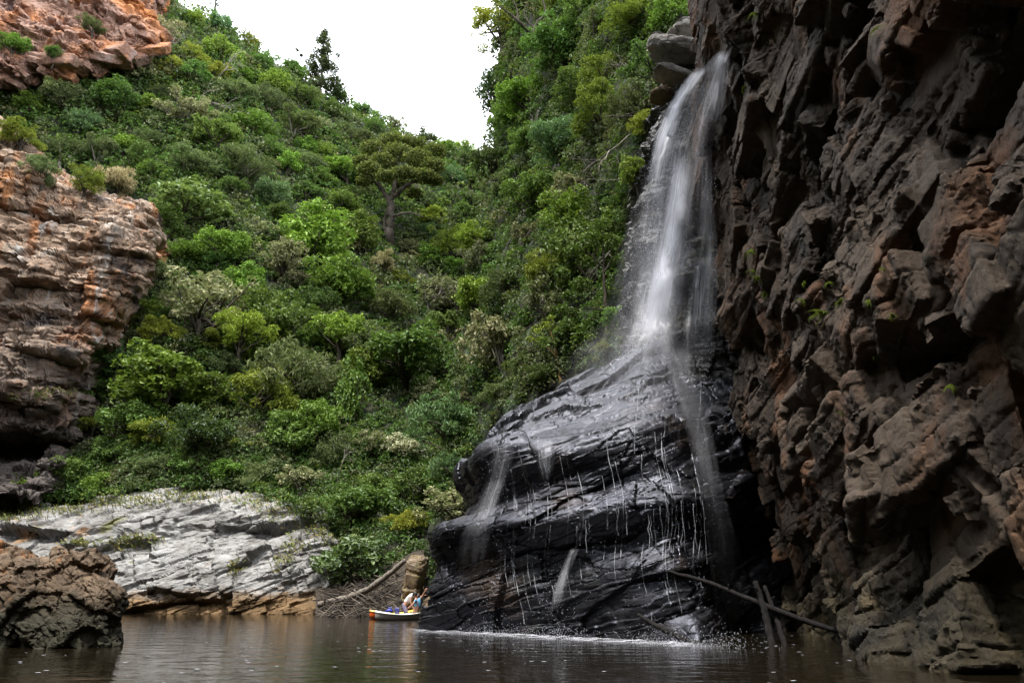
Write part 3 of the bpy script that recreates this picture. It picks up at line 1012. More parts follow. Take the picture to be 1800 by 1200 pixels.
STYLE = {
    #           lobes, ellipsoid, lobe radius, leaves, length, width, droop
    'round':    (54, (.95, .95, .80), (.13, .27), 3400, .115, .062, .20),
    'feathery': (60, (.95, .95, .85), (.10, .22), 3400, .140, .036, .10),
    'sparse':   (44, (.95, .95, .9), (.09, .19), 1700, .120, .060, .20),
    'flat':     (26, (.85, .85, .30), (.16, .30), 2600, .105, .065, .05),
    'tall':     (54, (.62, .62, 1.1), (.12, .24), 3000, .120, .070, .25),
    'weeping':  (46, (.9, .9, .76), (.12, .24), 3000, .170, .035, .9),
    'bigleaf':  (30, (.92, .92, .76), (.18, .30), 1500, .180, .090, .35),
    'conifer':  (40, (.40, .40, .95), (.10, .20), 2400, .110, .030, .1),
}


def crown_proto(style, seed):
    nl, ell, lr, nleaf, L, Wd, droop = STYLE[style]
    rng = np.random.default_rng(seed)
    d = unit(rng.normal(size=(nl, 3)))
    sub = unit(rng.normal(size=(4, 3)) * np.array([1, 1, .6])) * rng.uniform(.25, .5, (4, 1))
    sub[0] *= 0
    d[:, 2] = np.where(d[:, 2] < -.75, -d[:, 2] * .6, d[:, 2])
    rad = rng.uniform(.45, 1.0, nl) ** .6
    si = rng.integers(0, 4, nl)
    c = (d * rad[:, None] * rng.uniform(.5, .8, 4)[si][:, None] + sub[si] * np.array([1.2, 1.2, 1.0])) * np.array(ell) * 1.05
    if style == 'conifer':
        z = np.linspace(-.85, .95, nl)
        a = np.arange(nl) * 2.4
        rr = (1.05 - (z + .85) / 1.9) * .42 * rng.uniform(.4, 1.2, nl)
        c = np.stack([rr * np.cos(a), rr * np.sin(a), z + rng.normal(size=nl) * .05], 1)
    c += rng.normal(size=c.shape) * .05
    r = rng.uniform(*lr, nl)
    idx = rng.choice(nl, nleaf, p=r ** 2 / (r ** 2).sum())
    u = unit(rng.normal(size=(nleaf, 3)) + np.array([0, 0, .35]))
    depth = rng.uniform(0.35, 1, nleaf) ** .35
    pos = c[idx] + u * (r[idx] * depth)[:, None] * np.array([1, 1, .8])
    pos += rng.normal(size=pos.shape) * .03
    nrm = unit(u * .5 + np.array([0, 0, .45]) + rng.normal(size=(nleaf, 3)) * .45)
    s = rng.uniform(.65, 1.25, nleaf)
    V, Fc = leaf_quads(pos, nrm, L * s, Wd * s, rng, droop)
    crown = mesh_from('crown', V, Fc)
    # trunk with limbs reaching into the lobes
    mb = MB()
    zt = -.15
    base = np.array([rng.normal() * .12, rng.normal() * .12, -1.35])
    top = np.array([0, 0, zt])
    P = wander(base, top, 8, .03, rng)
    mb.tube(P, np.linspace(.075, .045, 8), 6)
    lim = rng.choice(nl, min(12 if style != 'sparse' else 22, nl), replace=False)
    for k in lim:
        s0 = P[rng.integers(3, 8)]
        Q = wander(s0, c[k] * 1.02, 6, .035, rng)
        mb.tube(Q, np.linspace(.032, .008, 6), 4)
    return crown, mb.mesh('trunk')


KINDS_ = {
    # kind: (style, colour a, colour b, gloss, words)
    'bright': ('round', (0.107, 0.201, 0.020), (0.200, 0.307, 0.039), .05, 'bright green leafy'),
    'mid':    ('round', (0.068, 0.136, 0.022), (0.136, 0.218, 0.041), .05, 'mid green dense'),
    'olive':  ('feathery', (0.096, 0.130, 0.050), (0.164, 0.192, 0.083), .03, 'olive green feathery'),
    'grey':   ('sparse', (0.163, 0.176, 0.083), (0.284, 0.275, 0.144), .04, 'grey-green thin-leaved'),
    'dark':   ('round', (0.034, 0.063, 0.017), (0.079, 0.111, 0.028), .05, 'dark green shady'),
    'yellow': ('feathery', (0.182, 0.234, 0.024), (0.312, 0.340, 0.047), .04, 'yellow-green light'),
    'flat':   ('flat', (0.045, 0.073, 0.020), (0.136, 0.144, 0.036), .03, 'dark flat-topped'),
    'tall':   ('tall', (0.098, 0.176, 0.020), (0.219, 0.292, 0.041), .05, 'tall green'),
    'weep':   ('weeping', (0.246, 0.201, 0.097), (0.415, 0.332, 0.193), .03, 'straw-grey drooping'),
    'big':    ('bigleaf', (0.070, 0.144, 0.034), (0.191, 0.284, 0.083), .10, 'large-leaved green'),
    'silver': ('bigleaf', (0.303, 0.332, 0.193), (0.564, 0.562, 0.358), .10, 'silvery large-leaved'),
    'conifer': ('conifer', (0.027, 0.041, 0.017), (0.056, 0.073, 0.028), .03, 'dark needle-leaved'),
    'blue':   ('weeping', (0.060, 0.136, 0.041), (0.136, 0.218, 0.083), .05, 'blue-green drooping'),
}
PROTO = {}
_seed = 100
for k, (st, a, b_, gl, wd) in KINDS_.items():
    m = leaf_mat('leaves_' + k, a, b_, gloss=gl)
    PROTO[k] = []
    for j in range(3):
        _seed += 1
        cm, tm = crown_proto(st, _seed)
        cm.materials.append(m)
        tm.materials.append(M_PALE if (k in ('grey', 'silver') and j == 1 or j == 1 and k == 'olive') else M_BARK)
        PROTO[k].append((cm, tm))

HILLS = ['left', 'right']
PLACED = []          # (px, py, radius in px, label)
LABELS = set()


def plant(px, py, r, kind, label=None, squash=.85, keys=HILLS, lift=.12, name=None, cat=None, group=None, Y=None, widen=1.0, var=None):
    """a tree or bush whose crown is centred where the photo shows it, rooted on the slope behind"""
    if Y is None:
        h = hit(px, py + r * .55, keys)
        if h is None:
            h = hit(px, py + r * 1.2 + 25, keys)
        if h is None:
            return None
        Y = h[0].y
    y0 = Y
    rad = r * y0 / (ray(px, py)[1] * F) * 1.0
    yc = Y - rad * lift
    p = W(px, py, yc)
    nm = name or ('tree' if rad > 2.0 else 'bush')
    z0 = p[2] - rad * squash * 1.6
    root = empty(nm, (p[0], p[1], z0))
    cm, tm = PROTO[kind][var if var is not None else int(RNG.integers(3))]
    rz = RNG.uniform(0, 6.28)
    for n_, me in ((('crown' if nm == 'tree' else 'foliage'), cm), (('trunk' if nm == 'tree' else 'stem'), tm)):
        o = bpy.data.objects.new(n_, me)
        COL.objects.link(o)
        o.parent = root
        o.location = (0, 0, p[2] - z0)
        o.rotation_euler = (0, 0, rz)
        o.scale = (rad * widen, rad * widen, rad * squash)
    tag(root, label, cat or nm, group)
    PLACED.append((px, py, r, root, kind))
    if label:
        LABELS.add(label)
    return root


TREES = [
    # px, py, r, kind, squash, label, name
    (381, -6, 24, 'conifer', 1.0, 'dark pine crown cut by the top of the picture on the left skyline', 'tree'),
    (325, 362, 74, 'big', .66, 'round glossy light green tree overhanging the right end of the orange cliff', 'tree'),
    (352, 535, 84, 'grey', .95, 'grey-green tree with several thin dark stems beside the orange cliff', 'tree'),
    (300, 672, 92, 'bright', .75, 'broad bright green tree below the grey-green many-stemmed tree', 'tree'),
    (452, 690, 66, 'yellow', 1.05, 'yellow-green tree right beside the broad bright green tree', 'tree'),
    (535, 668, 74, 'olive', 1.1, 'olive grey tree behind and right of the yellow-green tree', 'tree'),
    (622, 712, 42, 'tall', 2.0, 'narrow leafy yellow-green column of climber left of the dark hollow', 'tree'),
    (715, 640, 84, 'mid', .7, 'rounded mid green tree above the dark hollow in the gully', 'tree'),
    (703, 786, 36, 'silver', .8, 'small pale silvery shrub in the dark hollow of the gully', 'bush'),
    (792, 742, 62, 'blue', .85, 'feathery blue-green tree left of the crest of the black rock', 'tree'),
    (882, 610, 72, 'grey', 1.15, 'tall grey-green tree in the gap left of the yellow sapling', 'tree'),
    (1035, 460, 78, 'mid', 1.1, 'dark-leaved tree with a slim straight trunk left of the lower falls', 'tree'),
    (420, 785, 36, 'yellow', .7, 'small arching yellow-olive bush above the grassy bank', 'bush'),
    (632, 990, 76, 'big', .8, 'large-leaved green bush hanging over the driftwood pile', 'bush'),
    (706, 918, 46, 'yellow', .7, 'bright yellow-green bush just above the leaning driftwood log', 'bush'),
    (232, 556, 36, 'bright', 1.0, 'small bright green shrub clinging against the orange cliff face', 'bush'),
    (165, 640, 44, 'mid', .9, 'rounded green shrub at the lower right edge of the orange cliff', 'bush'),
    (240, 630, 40, 'blue', .9, 'bluish green shrub between the orange cliff and the broad bright tree', 'bush'),
    (930, 165, 52, 'bright', .8, 'bright green tree with a pale forked trunk on the right-hand ridge', 'tree'),
    (1115, 45, 62, 'yellow', .6, 'light yellow-green tree near the top edge above the falls', 'tree'),
    (872, 160, 34, 'dark', 1.4, 'dark ridge tree at the edge of the sky notch', 'tree'),
    (880, 285, 40, 'dark', 1.0, 'dark bushy tree low on the right side of the sky notch', 'tree'),
    (850, 420, 50, 'yellow', .7, 'yellow-green feathery tree right of the big dark yellowwood', 'tree'),
    (560, 430, 70, 'bright', .9, 'bright green tree left of the big dark yellowwood trunk', 'tree'),
    (600, 500, 60, 'bright', .95, 'bright green tree above the olive grey tree', 'tree'),
    (20, 75, 34, 'bright', .8, 'small green shrub growing on the red crag at the left border', 'bush'),
    (95, 100, 22, 'mid', .8, 'tiny dark green shrub in a cleft of the red crag', 'bush'),
    (165, 48, 26, 'olive', .7, 'small brownish shrub on a ledge of the red crag', 'bush'),
    (40, 240, 44, 'yellow', .7, 'yellowish shrub on the rim of the orange cliff at the left border', 'bush'),
    (112, 268, 46, 'olive', .9, 'grey olive shrub hanging over the rim of the orange cliff', 'bush'),
    (150, 320, 36, 'yellow', .9, 'yellowish drooping shrub on the rim of the orange cliff', 'bush'),
    (212, 320, 46, 'weep', 1.1, 'dry grey shrub with trailing twigs over the orange cliff', 'bush'),
    (670, 462, 34, 'weep', .9, 'dry straw-grey hanging bush below the big dark yellowwood', 'bush'),
    (520, 228, 50, 'olive', .6, 'pale olive spreading tree high on the left slope', 'tree'),
    (430, 300, 56, 'olive', .8, 'olive tree above the round glossy light green tree', 'tree'),
    (330, 200, 56, 'grey', .8, 'grey-green thicket tree under the fallen white trunk', 'tree'),
    (215, 185, 52, 'mid', .8, 'mid green tree right below the red crag', 'tree'),
    (130, 175, 46, 'olive', .8, 'olive tree between the red crag and the orange cliff', 'tree'),
    (395, 95, 44, 'bright', .9, 'bright green tree just under the left skyline shoulder', 'tree'),
    (290, 60, 38, 'grey', 1.0, 'grey leafless-looking tree at the right end of the red crag', 'tree'),
    (480, 150, 40, 'bright', .8, 'bright green tree just left of the skyline conifer', 'tree'),
    (590, 165, 34, 'dark', .8, 'dark bush at the foot of the skyline conifer', 'bush'),
    (640, 195, 28, 'mid', .8, 'small rounded tree on the left skyline right of the conifer', 'tree'),
    (690, 222, 28, 'grey', .8, 'greyish tree on the left skyline above the big dark yellowwood', 'tree'),
    (745, 246, 26, 'dark', .8, 'dark tree where the left skyline meets the sky notch', 'tree'),
    (820, 262, 26, 'bright', .8, 'small bright tree at the lowest point of the sky notch', 'tree'),
    (990, 90, 52, 'mid', .9, 'mid green tree under the leaning dark-limbed tree', 'tree'),
    (1060, 130, 50, 'yellow', .9, 'yellow-green tree left of the falls lip boulders', 'tree'),
    (1120, 190, 44, 'olive', 1.1, 'brown-olive scrubby tree beside the top of the falls', 'tree'),
    (990, 250, 54, 'blue', .9, 'bluish green tree below the tree with pale forked trunk', 'tree'),
    (1010, 380, 54, 'bright', .9, 'bright green tree under the pale bare branches', 'tree'),
    (940, 350, 54, 'mid', .9, 'mid green tree left of the pale bare branches', 'tree'),
    (900, 500, 52, 'olive', .9, 'olive brown tree above the tall grey-green tree', 'tree'),
    (1075, 620, 34, 'yellow', 1.0, 'yellowish bush between the slim trunk and the lower falls', 'bush'),
    (950, 660, 44, 'dark', .8, 'dark bush on the back of the black rock under the yellow sapling', 'bush'),
    (880, 690, 44, 'olive', .7, 'olive bush where the forest meets the black rock slab', 'bush'),
    (760, 520, 56, 'grey', .9, 'grey-green thin tree above the rounded mid green tree', 'tree'),
    (690, 540, 44, 'olive', .8, 'olive thin tree below the dry hanging bush', 'tree'),
    (480, 560, 62, 'mid', .9, 'mid green tree between the many-stemmed tree and the bright green slope', 'tree'),
    (770, 640, 40, 'dark', .9, 'dark shady tree under the brown rock patch in the gully', 'tree'),
    (745, 850, 52, 'mid', .9, 'mid green bush above the bright yellow-green bush', 'bush'),
    (800, 820, 40, 'blue', .8, 'blue-green bush against the left shoulder of the black rock', 'bush'),
    (660, 860, 44, 'mid', 1.0, 'mid green bush deep in the gully above the large-leaved bush', 'bush'),
    (600, 800, 46, 'olive', 1.1, 'brown-olive bush at the top right of the grassy bank', 'bush'),
    (520, 770, 54, 'mid', .9, 'dark mid green tree under the olive grey tree', 'tree'),
    (350, 760, 58, 'dark', .8, 'dark shady tree under the broad bright green tree', 'tree'),
    (230, 745, 50, 'mid', .9, 'mid green tree left below the broad bright green tree', 'tree'),
    (300, 405, 46, 'mid', .9, 'mid green bush overlapping the right edge of the orange cliff near its rim', 'bush'),
    (282, 480, 38, 'olive', .9, 'olive bush overlapping the right edge of the orange cliff halfway up', 'bush'),
    (262, 548, 42, 'bright', .9, 'bright bush overlapping the right edge of the orange cliff left of the many-stemmed tree', 'bush'),
    (215, 600, 42, 'grey', .9, 'grey-green bush on the receding lower right edge of the orange cliff', 'bush'),
    (175, 700, 44, 'mid', .9, 'mid green bush at the foot of the orange cliff beside its dark undercut', 'bush'),
    (80, 300, 40, 'olive', .9, 'olive bush spilling over the rim of the orange cliff between two yellowish shrubs', 'bush'),
    # close to the falls
    (1090, 560, 40, 'bright', 1.0, 'bright leafy bush at the left edge of the spray of the lower falls', 'bush'),
    (1098, 470, 36, 'mid', 1.1, 'mid green bush hugging the left edge of the middle falls', 'bush'),
    (1100, 380, 38, 'olive', 1.1, 'olive bush hugging the left edge of the falls below the bare branches', 'bush'),
    (1118, 300, 36, 'bright', 1.1, 'bright bush at the left edge of the upper falls beside the bare branches', 'bush'),
    (1135, 225, 34, 'yellow', 1.0, 'yellow-green bush at the left edge of the upper falls near the lip', 'bush'),
    (1150, 120, 44, 'mid', 1.0, 'mid green tree hanging over the falls lip boulders', 'tree'),
    (1185, 25, 44, 'bright', .9, 'bright leafy tree at the top edge above the falls lip boulders', 'tree'),
    (1050, 690, 30, 'olive', .8, 'olive bush behind the crest of the black rock', 'bush'),
    # bank above the pale shelf
    (60, 860, 50, 'bright', .7, 'bright green bush at the left border above the pale rock shelf', 'bush'),
    (130, 835, 46, 'mid', .9, 'mid green bush under the cliff overhang above the pale rock shelf', 'bush'),
    (185, 850, 40, 'bright', .8, 'low bright bush on the grassy bank left of the brownish one', 'bush'),
    (200, 795, 42, 'mid', .8, 'mid green bush next to the dark undercut of the cliff', 'bush'),
    (270, 825, 42, 'olive', .8, 'brownish olive bush in the middle of the grassy bank', 'bush'),
    (330, 830, 42, 'mid', .8, 'mid green bush above the highest point of the pale rock shelf', 'bush'),
    (395, 825, 40, 'bright', .8, 'bright bush below the small arching yellow-olive bush', 'bush'),
    (465, 840, 50, 'olive', .9, 'olive bush right of the highest point of the pale rock shelf', 'bush'),
    (535, 850, 54, 'grey', 1.0, 'grey-green bush above the right end of the pale rock shelf', 'bush'),
    (560, 900, 34, 'mid', .9, 'mid green bush drooping over the right end of the pale rock shelf', 'bush'),
]
for (px, py, r, k, sq, lab, nm) in TREES:
    if px < 850 and 400 < py < 800 and nm == 'tree':
        r *= 1.18
    if px > 850 and py < 640 and nm == 'tree':
        r *= 1.2
    keys = HILLS + (['fallwall'] if px > 1040 else []) + (['midcliff'] if px < 280 and 200 < py < 700 else []) + (['upcliff'] if px < 280 and py < 130 else [])
    plant(px, py, r, k, lab, sq, keys, name=nm)

TALL = [
    (425, 585, 58, 'yellow', .9, 'tall airy yellow-green tree standing clear of the bushes below the many-stemmed tree'),
    (505, 455, 50, 'grey', .95, 'tall thin grey-green tree standing clear left of the bright green slope trees'),
    (592, 578, 56, 'bright', .9, 'tall fresh green tree with a visible trunk above the olive grey tree'),
    (395, 430, 48, 'bright', .9, 'tall fresh green tree with a visible trunk right of the round glossy tree'),
    (795, 430, 46, 'yellow', .95, 'tall yellow-green tree with a bare lower trunk right of the dry hanging bush'),
    (655, 610, 48, 'olive', 1.0, 'tall feathery olive tree with a thin trunk left of the rounded mid green tree'),
    (840, 520, 50, 'bright', .95, 'tall fresh green tree above the tall grey-green tree in the gap'),
    (965, 470, 48, 'yellow', .95, 'tall light green tree with a thin trunk left of the slim straight trunk'),
    (1010, 330, 46, 'grey', 1.0, 'tall wispy grey-green tree on the steep slope left of the pale bare branches'),
    (260, 760, 54, 'yellow', .85, 'tall light green tree with a thin trunk on the slope behind the grassy bank'),
    (555, 740, 54, 'bright', .95, 'tall fresh green tree in front of the olive grey tree left of the climber column'),
    (760, 700, 46, 'grey', 1.0, 'tall pale grey-green tree beside the dark hollow in the gully'),
]
for (px, py, r, k, sq, lab) in TALL:
    plant(px, py, r, k, lab, sq, HILLS, lift=.75, name='tree')

LAND = [
    (381, 10, 'the pine on the left skyline'), (565, 100, 'the skyline conifer'), (325, 362, 'the round glossy tree'), (352, 535, 'the many-stemmed tree'),
    (300, 672, 'the broad bright tree'), (452, 690, 'the yellow-green tree'), (622, 712, 'the climber column'), (703, 786, 'the silvery shrub'),
    (790, 742, 'the blue-green tree'), (985, 610, 'the yellow sapling'), (1065, 540, 'the slim straight trunk'), (690, 330, 'the big yellowwood'),
    (670, 462, 'the dry hanging bush'), (1075, 290, 'the pale bare branches'), (935, 200, 'the pale forked trunk'), (910, 40, 'the leaning dark-limbed tree'),
    (1200, 110, 'the falls lip boulders'), (1140, 300, 'the upper falls'), (1110, 500, 'the middle falls'), (800, 240, 'the sky notch'),
    (360, 166, 'the fallen white trunk'), (200, 110, 'the red crag'), (270, 420, 'the orange cliff end'), (720, 720, 'the dark hollow'),
    (640, 985, 'the large-leaved bush'), (420, 785, 'the arching bush'), (850, 420, 'the feathery ridge tree'), (520, 228, 'the pale olive tree'), (780, 560, 'the brown rock patch'),
]
REL = ['right of', 'below and right of', 'just below', 'below and left of', 'left of', 'above and left of', 'just above', 'above and right of']


def auto_label(px, py, words, noun):
    ls = sorted(LAND, key=lambda l: (l[0] - px) ** 2 + (l[1] - py) ** 2)
    cands = []
    for l in ls[:4]:
        a = math.atan2(py - l[1], px - l[0])
        cands.append(f"{words} {noun} {REL[int(round(a / (math.pi / 4))) % 8]} {l[2]}")
    for i in range(4):
        for j in range(i + 1, 5):
            cands.append(f"{words} {noun} between {ls[i][2]} and {ls[j][2]}")
    for c in cands:
        if c not in LABELS and len(c.split()) <= 16:
            LABELS.add(c)
            return c, None
    return None, None


SIZEW = [(0, 'small'), (34, ''), (46, 'broad')]
tries, made = 0, 0
while made < 190 and tries < 6000:
    tries += 1
    px, py = RNG.uniform(-40, 1130), RNG.uniform(0, 960)
    h = hit(px, py, HILLS + ['midcliff', 'upcliff', 'shelf', 'wetrock', 'fallwall', 'rcliff'])
    if h is None:
        continue
    hh = hit(px, py, HILLS)
    if hh is None or abs(hh[3] - h[3]) > .5:
        continue
    Y = h[0].y
    rad = RNG.uniform(1.9, 4.3)
    r = np.clip(rad * ray(px, py)[1] * F / Y, 27, 76)
    if any((px - a) ** 2 + ((py - b2) * 1.1) ** 2 < (.55 * (r + c2)) ** 2 for a, b2, c2, *_ in PLACED):
        continue
    if 640 < px < 740 and 235 < py < 440 or 670 < px < 760 and 690 < py < 800:
        continue
    if px < 160 and 690 < py < 850:
        continue
    pr = {'bright': .25, 'mid': .14, 'olive': .22, 'grey': .12, 'dark': .03, 'yellow': .16, 'blue': .03, 'tall': .05}
    k = RNG.choice(list(pr), p=np.array(list(pr.values())) / sum(pr.values()))
    noun = 'tree' if r * Y / (ray(px, py)[1] * F) > 2.0 else 'bush'
    sw = [s for t_, s in SIZEW if r >= t_][-1]
    lab, _ = auto_label(px, py, (sw + ' ' + KINDS_[k][4]).strip(), noun)
    if lab is None:
        continue
    plant(px, py - r * .25, r, k, lab, RNG.uniform(.7, 1.05), HILLS, name=noun, group='trees and bushes crowding the slopes')
    made += 1
print('auto plants', made, 'total', len(PLACED))

# ------------------------------------------------------------------ undergrowth: nobody could count it
TINTS = np.array([(.060, .130, .018), (.045, .095, .020), (.095, .115, .040), (.110, .125, .070), (.030, .060, .016), (.130, .175, .030), (.14, .115, .06)])


def undergrowth(keys, n, box, label, name, seed, rpx=(10, 24), weights=(.26, .22, .18, .12, .1, .08, .04), block=(), leaves=42, cond=None, lsize=(4, 8.5)):
    rng = np.random.default_rng(seed)
    Cs, Ns, Ls, Ts = [], [], [], []
    allk = list(keys) + list(block)
    k = 0
    pxs, pys = rng.uniform(box[0], box[2], n), rng.uniform(box[1], box[3], n)
    for px, py in zip(pxs, pys):
        h = hit(px, py, allk)
        if h is None:
            continue
        hk = hit(px, py, keys)
        if hk is None or abs(hk[3] - h[3]) > .02:
            continue
        if cond is not None and not cond(px, py, h[0], h[1]):
            continue
        p = np.array(h[0])
        nn = np.array(h[1])
        if nn @ (np.array([0, 0, H]) - p) < 0:
            nn = -nn
        s = p[1] / (ray(px, py)[1] * F)
        r = rng.uniform(*rpx) * s
        # colour drifts in patches over the slope
        q = fbm(p[None] / 7.0, 2, 55)[0]
        wgt = np.array(weights) * np.exp(2.2 * q * np.array([1, .3, -1, -1, .4, .8, -1]))
        ti = rng.choice(len(TINTS), p=wgt / wgt.sum())
        m = leaves
        u = unit(rng.normal(size=(m, 3)) + nn * .6 + np.array([0, 0, .5]))
        c = p + nn * r * .3 + u * r * (rng.uniform(.25, 1, (m, 1)) ** .5) * np.array([1, 1, .85])
        Cs.append(c)
        Ns.append(unit(u * .5 + np.array([0, 0, .4]) + rng.normal(size=(m, 3)) * .5))
        Ls.append(rng.uniform(*lsize, m) * s)
        Ts.append(np.repeat(TINTS[ti][None] * rng.uniform(.8, 1.45), m, 0) * rng.uniform(.75, 1.2, (m, 1)))
    C, Nn, L, T = np.concatenate(Cs), np.concatenate(Ns), np.concatenate(Ls), np.concatenate(Ts)
    V, Fc = leaf_quads(C, Nn, L, L * rng.uniform(.3, .75, len(L)), rng, .2)
    me = mesh_from(name, V, Fc)
    at = me.attributes.new('tint', 'FLOAT_COLOR', 'POINT')
    at.data.foreach_set('color', np.concatenate([np.repeat(T, 4, 0), np.ones((len(V), 1))], 1).astype(np.float32).ravel())
    o = obj(name, me, M_UNDER)
    tag(o, label, 'undergrowth', kind='stuff')
    return o


M_UNDER = leaf_mat('leaves_undergrowth', (.05, .09, .02), (.09, .13, .035), attr=True, gloss=.04)
FRONT = ['midcliff', 'upcliff', 'shelf', 'wetrock', 'fallwall', 'rcliff']
undergrowth(['left'], 9500, (-120, -60, 860, 1010), 'tangled mixed green undergrowth covering the left slope', 'undergrowth', 1, block=FRONT + ['right'])
undergrowth(['right'], 5200, (700, -80, 1200, 1010), 'tangled mixed green undergrowth covering the slope by the falls', 'undergrowth', 2, block=FRONT)
# ------------------------------------------------------------------ loose rocks
def rock_blob(name, px, py, Y, rx, rz, ry, mat, label, cat='boulder', fr=None, rot=0.0, amp=.16, seed=1, n=90, boxy=.75):
    """a closed boulder; rx, rz in photo pixels, ry (depth) in metres"""
    s = Y / (ray(px, py)[1] * F)
    c = W(px, py, Y)
    u, v = np.meshgrid(np.linspace(0, 2 * np.pi, n), np.linspace(-np.pi / 2, np.pi / 2, n // 2), indexing='ij')
    S = np.stack([np.cos(v) * np.cos(u), np.cos(v) * np.sin(u), np.sin(v)], 2)
    S = np.sign(S) * np.abs(S) ** boxy
    G = S * np.array([rx * s, ry, rz * s])
    Rm = np.array(Matrix.Rotation(rot, 3, 'Y'))
    G = G @ Rm.T
    Nn = unit(S) @ Rm.T
    L = max(rx * s, rz * s)
    d = rockdisp((G + c).reshape(-1, 3), fr if fr is not None else frame(-rot, 0), (L * .9, L * .4), (L * amp, L * amp * .5), seed=seed, fine=L * .10, aniso=(1.6, 1.3, .6), jmix=.35, warp=.3).reshape(G.shape[:2])
    d[-1] = d[0]
    d[:, 0], d[:, -1] = d[:, 0].mean(), d[:, -1].mean()
    G = G + Nn * d[..., None]
    o = obj(name, grid_mesh(name, G, True, 35), mat)
    o.location = c
    return tag(o, label, cat)


m_tan = rock_mat('tan_rock', [(.3, (.07, .05, .034)), (.5, (.20, .14, .088)), (.7, (.29, .25, .20))], [((.20, .17, .05), 1.2, .5, .64)], scale=2.2, bump=.8, bdist=.06)
m_lip = rock_mat('lip_rock', [(.3, (.14, .13, .12)), (.5, (.36, .34, .32)), (.7, (.52, .50, .48))], [((.30, .14, .06), .9, .6, .7)], scale=1.6, bump=.9, bdist=.08)
rock_blob('boulder', 727, 1024, 37.5, 17, 44, .9, m_tan, 'tall tan and ochre boulder standing behind the two people', seed=3, rot=.14, amp=.16, n=180, boxy=.55)
rock_blob('boulder', 770, 1078, 24.6, 26, 30, .8, m_tan, 'low brown block at the left foot of the black wet rock', seed=4)
m_gully = rock_mat('gully_rock', [(.3, (.03, .025, .02)), (.55, (.085, .068, .054)), (.75, (.14, .12, .10))], [], scale=1.5, bump=.8, bdist=.1)
rock_blob('boulder', 1206, 96, 29.3, 66, 11, .8, m_lip, 'wide pale grey slab boulder jutting out at the lip of the falls', seed=7, rot=.22, n=170, boxy=.5, amp=.12)
rock_blob('boulder', 1186, 136, 29.6, 40, 8, .7, m_lip, 'smaller grey slab boulder tucked under the wide one at the lip', seed=8, rot=.42, n=170, boxy=.5, amp=.12)
rock_blob('boulder', 1222, 62, 30.0, 46, 12, .8, m_lip, 'grey boulder on top of the wide slab boulder at the lip', seed=9, rot=.2, n=170, boxy=.5, amp=.12)
rock_blob('boulder', 1162, 168, 30.0, 20, 9, .6, m_tan, 'small ochre boulder at the left edge of the upper falls', seed=10)
hp_ = hit(800, 560, HILLS)
rock_blob('boulder', 800, 560, (hp_[0].y if hp_ else 58) + 1.0, 42, 52, 2.4, m_gully, 'dark brown rock patch showing through the trees in the gully', seed=12)

# ------------------------------------------------------------------ falling water
def water_mat(name, su, sv, lo, hi, maxa):
    t = NT(name)
    uv = t.n('ShaderNodeUVMap', uv_map='flow').outputs['UV']
    mp_ = t.n('ShaderNodeMapping')
    mp_.inputs['Scale'].default_value = (su, sv, 1)
    t.link(uv, mp_.inputs['Vector'])
    a = t.ramp(t.noise(mp_.outputs['Vector'], 1.0, 6, .65, .25), [(lo, 0.0), (hi, 1.0)])
    mp2 = t.n('ShaderNodeMapping')
    mp2.inputs['Scale'].default_value = (su * .28, sv * 1.3, 1)
    mp2.inputs['Location'].default_value = (3, 7, 0)
    t.link(uv, mp2.inputs['Vector'])
    a2 = t.ramp(t.noise(mp2.outputs['Vector'], 1.0, 4, .6, .4), [(.30, .15), (.65, 1.0)])
    d = t.n('ShaderNodeAttribute', attribute_name='dens').outputs['Fac']
    al = t.math('MULTIPLY', t.math('MULTIPLY', a, a2), d)
    soft = t.math('MULTIPLY', t.math('POWER', d, 2.2), .55)
    al = t.math('MULTIPLY', t.math('ADD', al, soft), maxa, clamp=True)
    df, tl, gl, tr = t.n('ShaderNodeBsdfDiffuse'), t.n('ShaderNodeBsdfTranslucent'), t.n('ShaderNodeBsdfGlossy'), t.n('ShaderNodeBsdfTransparent')
    for nd in (df, tl, gl):
        nd.inputs['Color'].default_value = (.88, .89, .97, 1)
    gl.inputs['Roughness'].default_value = .35
    m1, m2, m3 = (t.n('ShaderNodeMixShader') for _ in range(3))
    m1.inputs[0].default_value, m2.inputs[0].default_value = .55, .05
    t.link(df.outputs[0], m1.inputs[1]); t.link(tl.outputs[0], m1.inputs[2])
    t.link(m1.outputs[0], m2.inputs[1]); t.link(gl.outputs[0], m2.inputs[2])
    t.link(al, m3.inputs[0]); t.link(tr.outputs[0], m3.inputs[1]); t.link(m2.outputs[0], m3.inputs[2])
    return t.done(m3.outputs[0])


M_VEIL = water_mat('falling_water', 5.5, .38, .40, .70, .85)
M_CORE = water_mat('white_water', 2.8, .26, .28, .68, 1.0)
M_MIST = water_mat('spray_mist', 1.8, .30, .30, .80, .55)
M_FILM = water_mat('water_film', 5.0, .8, .50, .66, .8)

ROCKS = ['fallwall', 'wetrock', 'rcliff']


